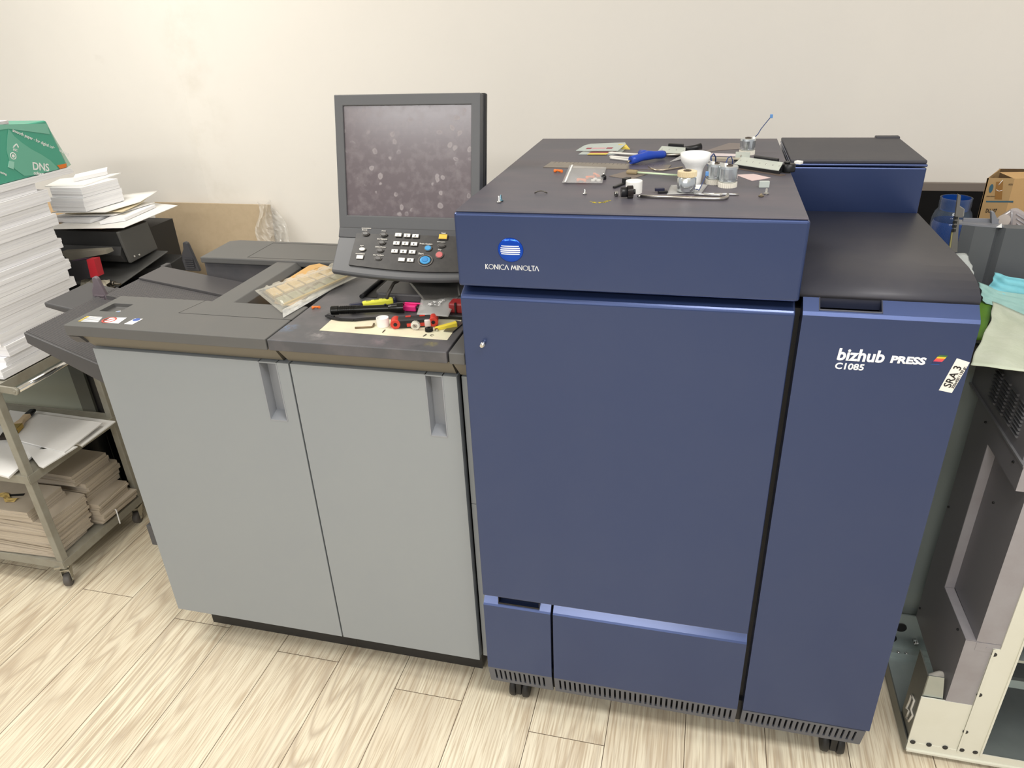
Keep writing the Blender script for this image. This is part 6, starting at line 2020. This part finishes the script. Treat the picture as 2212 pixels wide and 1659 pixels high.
MB().hexa([(fl_, CY, zc0), (fl_ + 0.003, CY, zc0), (fl_ + 0.065, CY + 0.12, zc0), (fl_ + 0.062, CY + 0.12, zc0), (fl_, CY, zt2), (fl_ + 0.003, CY, zt2), (fl_ + 0.065, CY + 0.12, zt2), (fl_ + 0.062, CY + 0.12, zt2)]).build('left_panel', KR, cx)


def onbox(px, py):
    return P(px, py, y=CY - 0.0006)


TEALI = mat('teal_print', (60, 96, 112), 0.6)
q = [onbox(*w) for w in ((2130, 434), (2189, 434), (2189, 437.5), (2130, 437))]
MB().prism(q, (0, 0.0006, 0)).build('print_band', TEALI, cx)
c_ = onbox(2141, 407)
e = MB().lathe([(0.0045, -0.0003), (0.0045, 0.0003)], (0, 0, 0), 24, 'y')
for v_ in e.bm.verts:
    v_.co.z *= 2.4
bmesh.ops.translate(e.bm, verts=e.bm.verts, vec=c_)
e.build('print_emblem', TEALI, cx)
text('print_lettering', 'KONICA MINOLTA', mat('grey_carton_ink', (110, 92, 68), 0.6), cx, 0.0038, onbox(2131, 425), (1, 0, 0), (0, 0, 1), squeeze=0.62)
text('print_lettering', 'DU-107', INK, cx, 0.0145, onbox(2128.5, 459), (1, 0, 0), (0, 0, 1), bold=0.0002, squeeze=0.52)
text('print_lettering', 'A03U', mat('grey_carton_ink', (110, 92, 68), 0.6), cx, 0.006, onbox(2178, 400), (1, 0, 0), (0, 0, 1), squeeze=0.7)
MB().prism([onbox(2152, 393), onbox(2167, 391.5), onbox(2164, 431), onbox(2148.5, 430.5)], (0, 0.0005, 0)).build('tape_strip', mat('amber_tape', (150, 110, 62), 0.3), cx)
MB().tube([onbox(2166, 389), onbox(2160, 396), onbox(2157, 400)], 0.0007, 5).tube([onbox(2152, 410), onbox(2158, 413), onbox(2165, 411)], 0.0007, 5).build('tape_mark', WHITEINK, cx)

# ---- clear container on the cover
ct = thing('clear_container', 'ribbed clear plastic container leaning behind the top of the grey cover', 'container', (1.13, 0.66, 1.02))
CLC = mat('smoky_clear', (186, 182, 186), 0.12, alpha=0.62, spec=0.9)
q = [P(2136, 484, y=0.62), P(2183, 454, y=0.62), P(2196, 453, y=0.62), P(2225, 470, y=0.62), P(2225, 500, y=0.62), P(2140, 500, y=0.62)]
MB().prism(q, (0.008, 0.02, 0)).build('container_body', CLC, ct, bev=0.003)
b = MB()
for i in range(3):
    b.tube([P(2196, 462 + i * 10, y=0.618), P(2216, 476 + i * 10, y=0.618)], 0.0016, 6)
b.tube([P(2186, 454, y=0.618), P(2184, 494, y=0.618)], 0.0025, 6)
b.build('container_ribs', CLC, ct)
c_ = P(2168, 476, y=0.617)
MB().lathe([(0.014, 0), (0.014, -0.001)], c_, 24, 'y').build('container_label', mat('pale_disc', (196, 186, 178), 0.5), ct)
MB().prism([P(2152, 491, y=0.530), P(2164, 483, y=0.530), P(2164, 492, y=0.530)], (0, 0.001, 0)).build('white_tag', WHITEINK, ct)

# ---- cloths
def cloth(name, nu, nv, pts, m, label, cat='cloth', seed=1, wob=0.004):
    # pts: rows of (px, py, y) across; bilinear net of spots in the room
    random.seed(seed)
    R_ = [[P(px, py, y=y_) for px, py, y_ in row] for row in pts]

    def fn(u, v):
        a_ = v * (len(R_) - 1)
        i = min(int(a_), len(R_) - 2)
        fv_ = a_ - i
        n = len(R_[0]) - 1
        c_ = u * n
        j = min(int(c_), n - 1)
        fu_ = c_ - j
        p = (R_[i][j] * (1 - fu_) + R_[i][j + 1] * fu_) * (1 - fv_) + (R_[i + 1][j] * (1 - fu_) + R_[i + 1][j + 1] * fu_) * fv_
        w = wob * (math.sin(9 * u + 5 * v) + 0.6 * math.sin(21 * v - 8 * u) + random.uniform(-0.06, 0.06))
        p = p + Vector((0.3 * w, -0.8 * w, 0.5 * w))
        if p.y > 0.094 and p.x > 1.058 and p.y < 0.54:
            p.z = max(p.z, 0.9950 + 0.004 * (seed - 2 if seed < 4 else 0) / 2)
        return p
    o = MB().grid(fn, nu, nv).build(name, m, thick=0.0012)
    return tag(o, label, cat)


cloth('cloth', 22, 14, [[(2112, 610, 0.487), (2160, 628, 0.482), (2330, 655, 0.482)], [(2118, 636, 0.467), (2165, 650, 0.462), (2330, 690, 0.462)], [(2130, 655, 0.447), (2170, 672, 0.437), (2330, 730, 0.422)]],
      mat('mint_wipe', (154, 192, 186), 0.8, smudge=(132, 170, 166), scale=14, amount=0.6, bump=0.4, bscale=120), 'mint green wipe crumpled between the pale cloth and the cyan wipe', seed=2)
cloth('cloth', 22, 14, [[(2148, 589, 0.500), (2180, 597, 0.496), (2330, 622, 0.496)], [(2138, 614, 0.494), (2178, 622, 0.492), (2330, 650, 0.492)], [(2126, 634, 0.484), (2172, 652, 0.480), (2330, 690, 0.480)]],
      mat('cyan_wipe', (128, 198, 210), 0.8, smudge=(108, 176, 188), scale=14, amount=0.6, bump=0.4, bscale=120), 'cyan wipe spread at the back of the cloths over the grey cover', seed=3)
cloth('cloth', 26, 22, [[(2143, 652, 0.434), (2185, 668, 0.432), (2330, 735, 0.412)], [(2138, 690, 0.347), (2185, 705, 0.332), (2330, 765, 0.302)], [(2118, 738, 0.222), (2180, 752, 0.217), (2330, 795, 0.207)], [(2098, 789, 0.112), (2165, 797, 0.102), (2330, 815, 0.092)]],
      mat('pale_green_cloth', (196, 202, 184), 0.85, smudge=(176, 186, 160), scale=10, amount=0.6, bump=0.5, bscale=90), 'large pale green cloth hanging over the feeder front', seed=4, wob=0.0035)
cloth('sponge_sheet', 10, 12, [[(2106, 654, 0.47), (2128, 649, 0.468), (2144, 652, 0.466)], [(2104, 690, 0.40), (2124, 690, 0.39), (2139, 690, 0.385)], [(2102, 735, 0.29), (2112, 735, 0.275), (2121, 735, 0.262)]],
      mat('leaf_green', (96, 140, 44), 0.5, smudge=(70, 104, 34), scale=9, amount=0.5), 'bright green rubber glove cuff tucked between press and pale cloth', 'glove', seed=5, wob=0.001)
cloth('clear_bag', 10, 8, [[(2030, 560, 0.30), (2060, 548, 0.31), (2087, 548, 0.32)], [(2060, 590, 0.26), (2085, 580, 0.27), (2102, 575, 0.28)], [(2085, 615, 0.22), (2098, 612, 0.23), (2103, 604, 0.24)]],
      mat('hazy_bag', (196, 202, 200), 0.15, alpha=0.6, spec=0.9, bump=0.5, bscale=60), 'hazy clear bag poking up along the right edge of the blue press', 'bag', seed=6, wob=0.003)
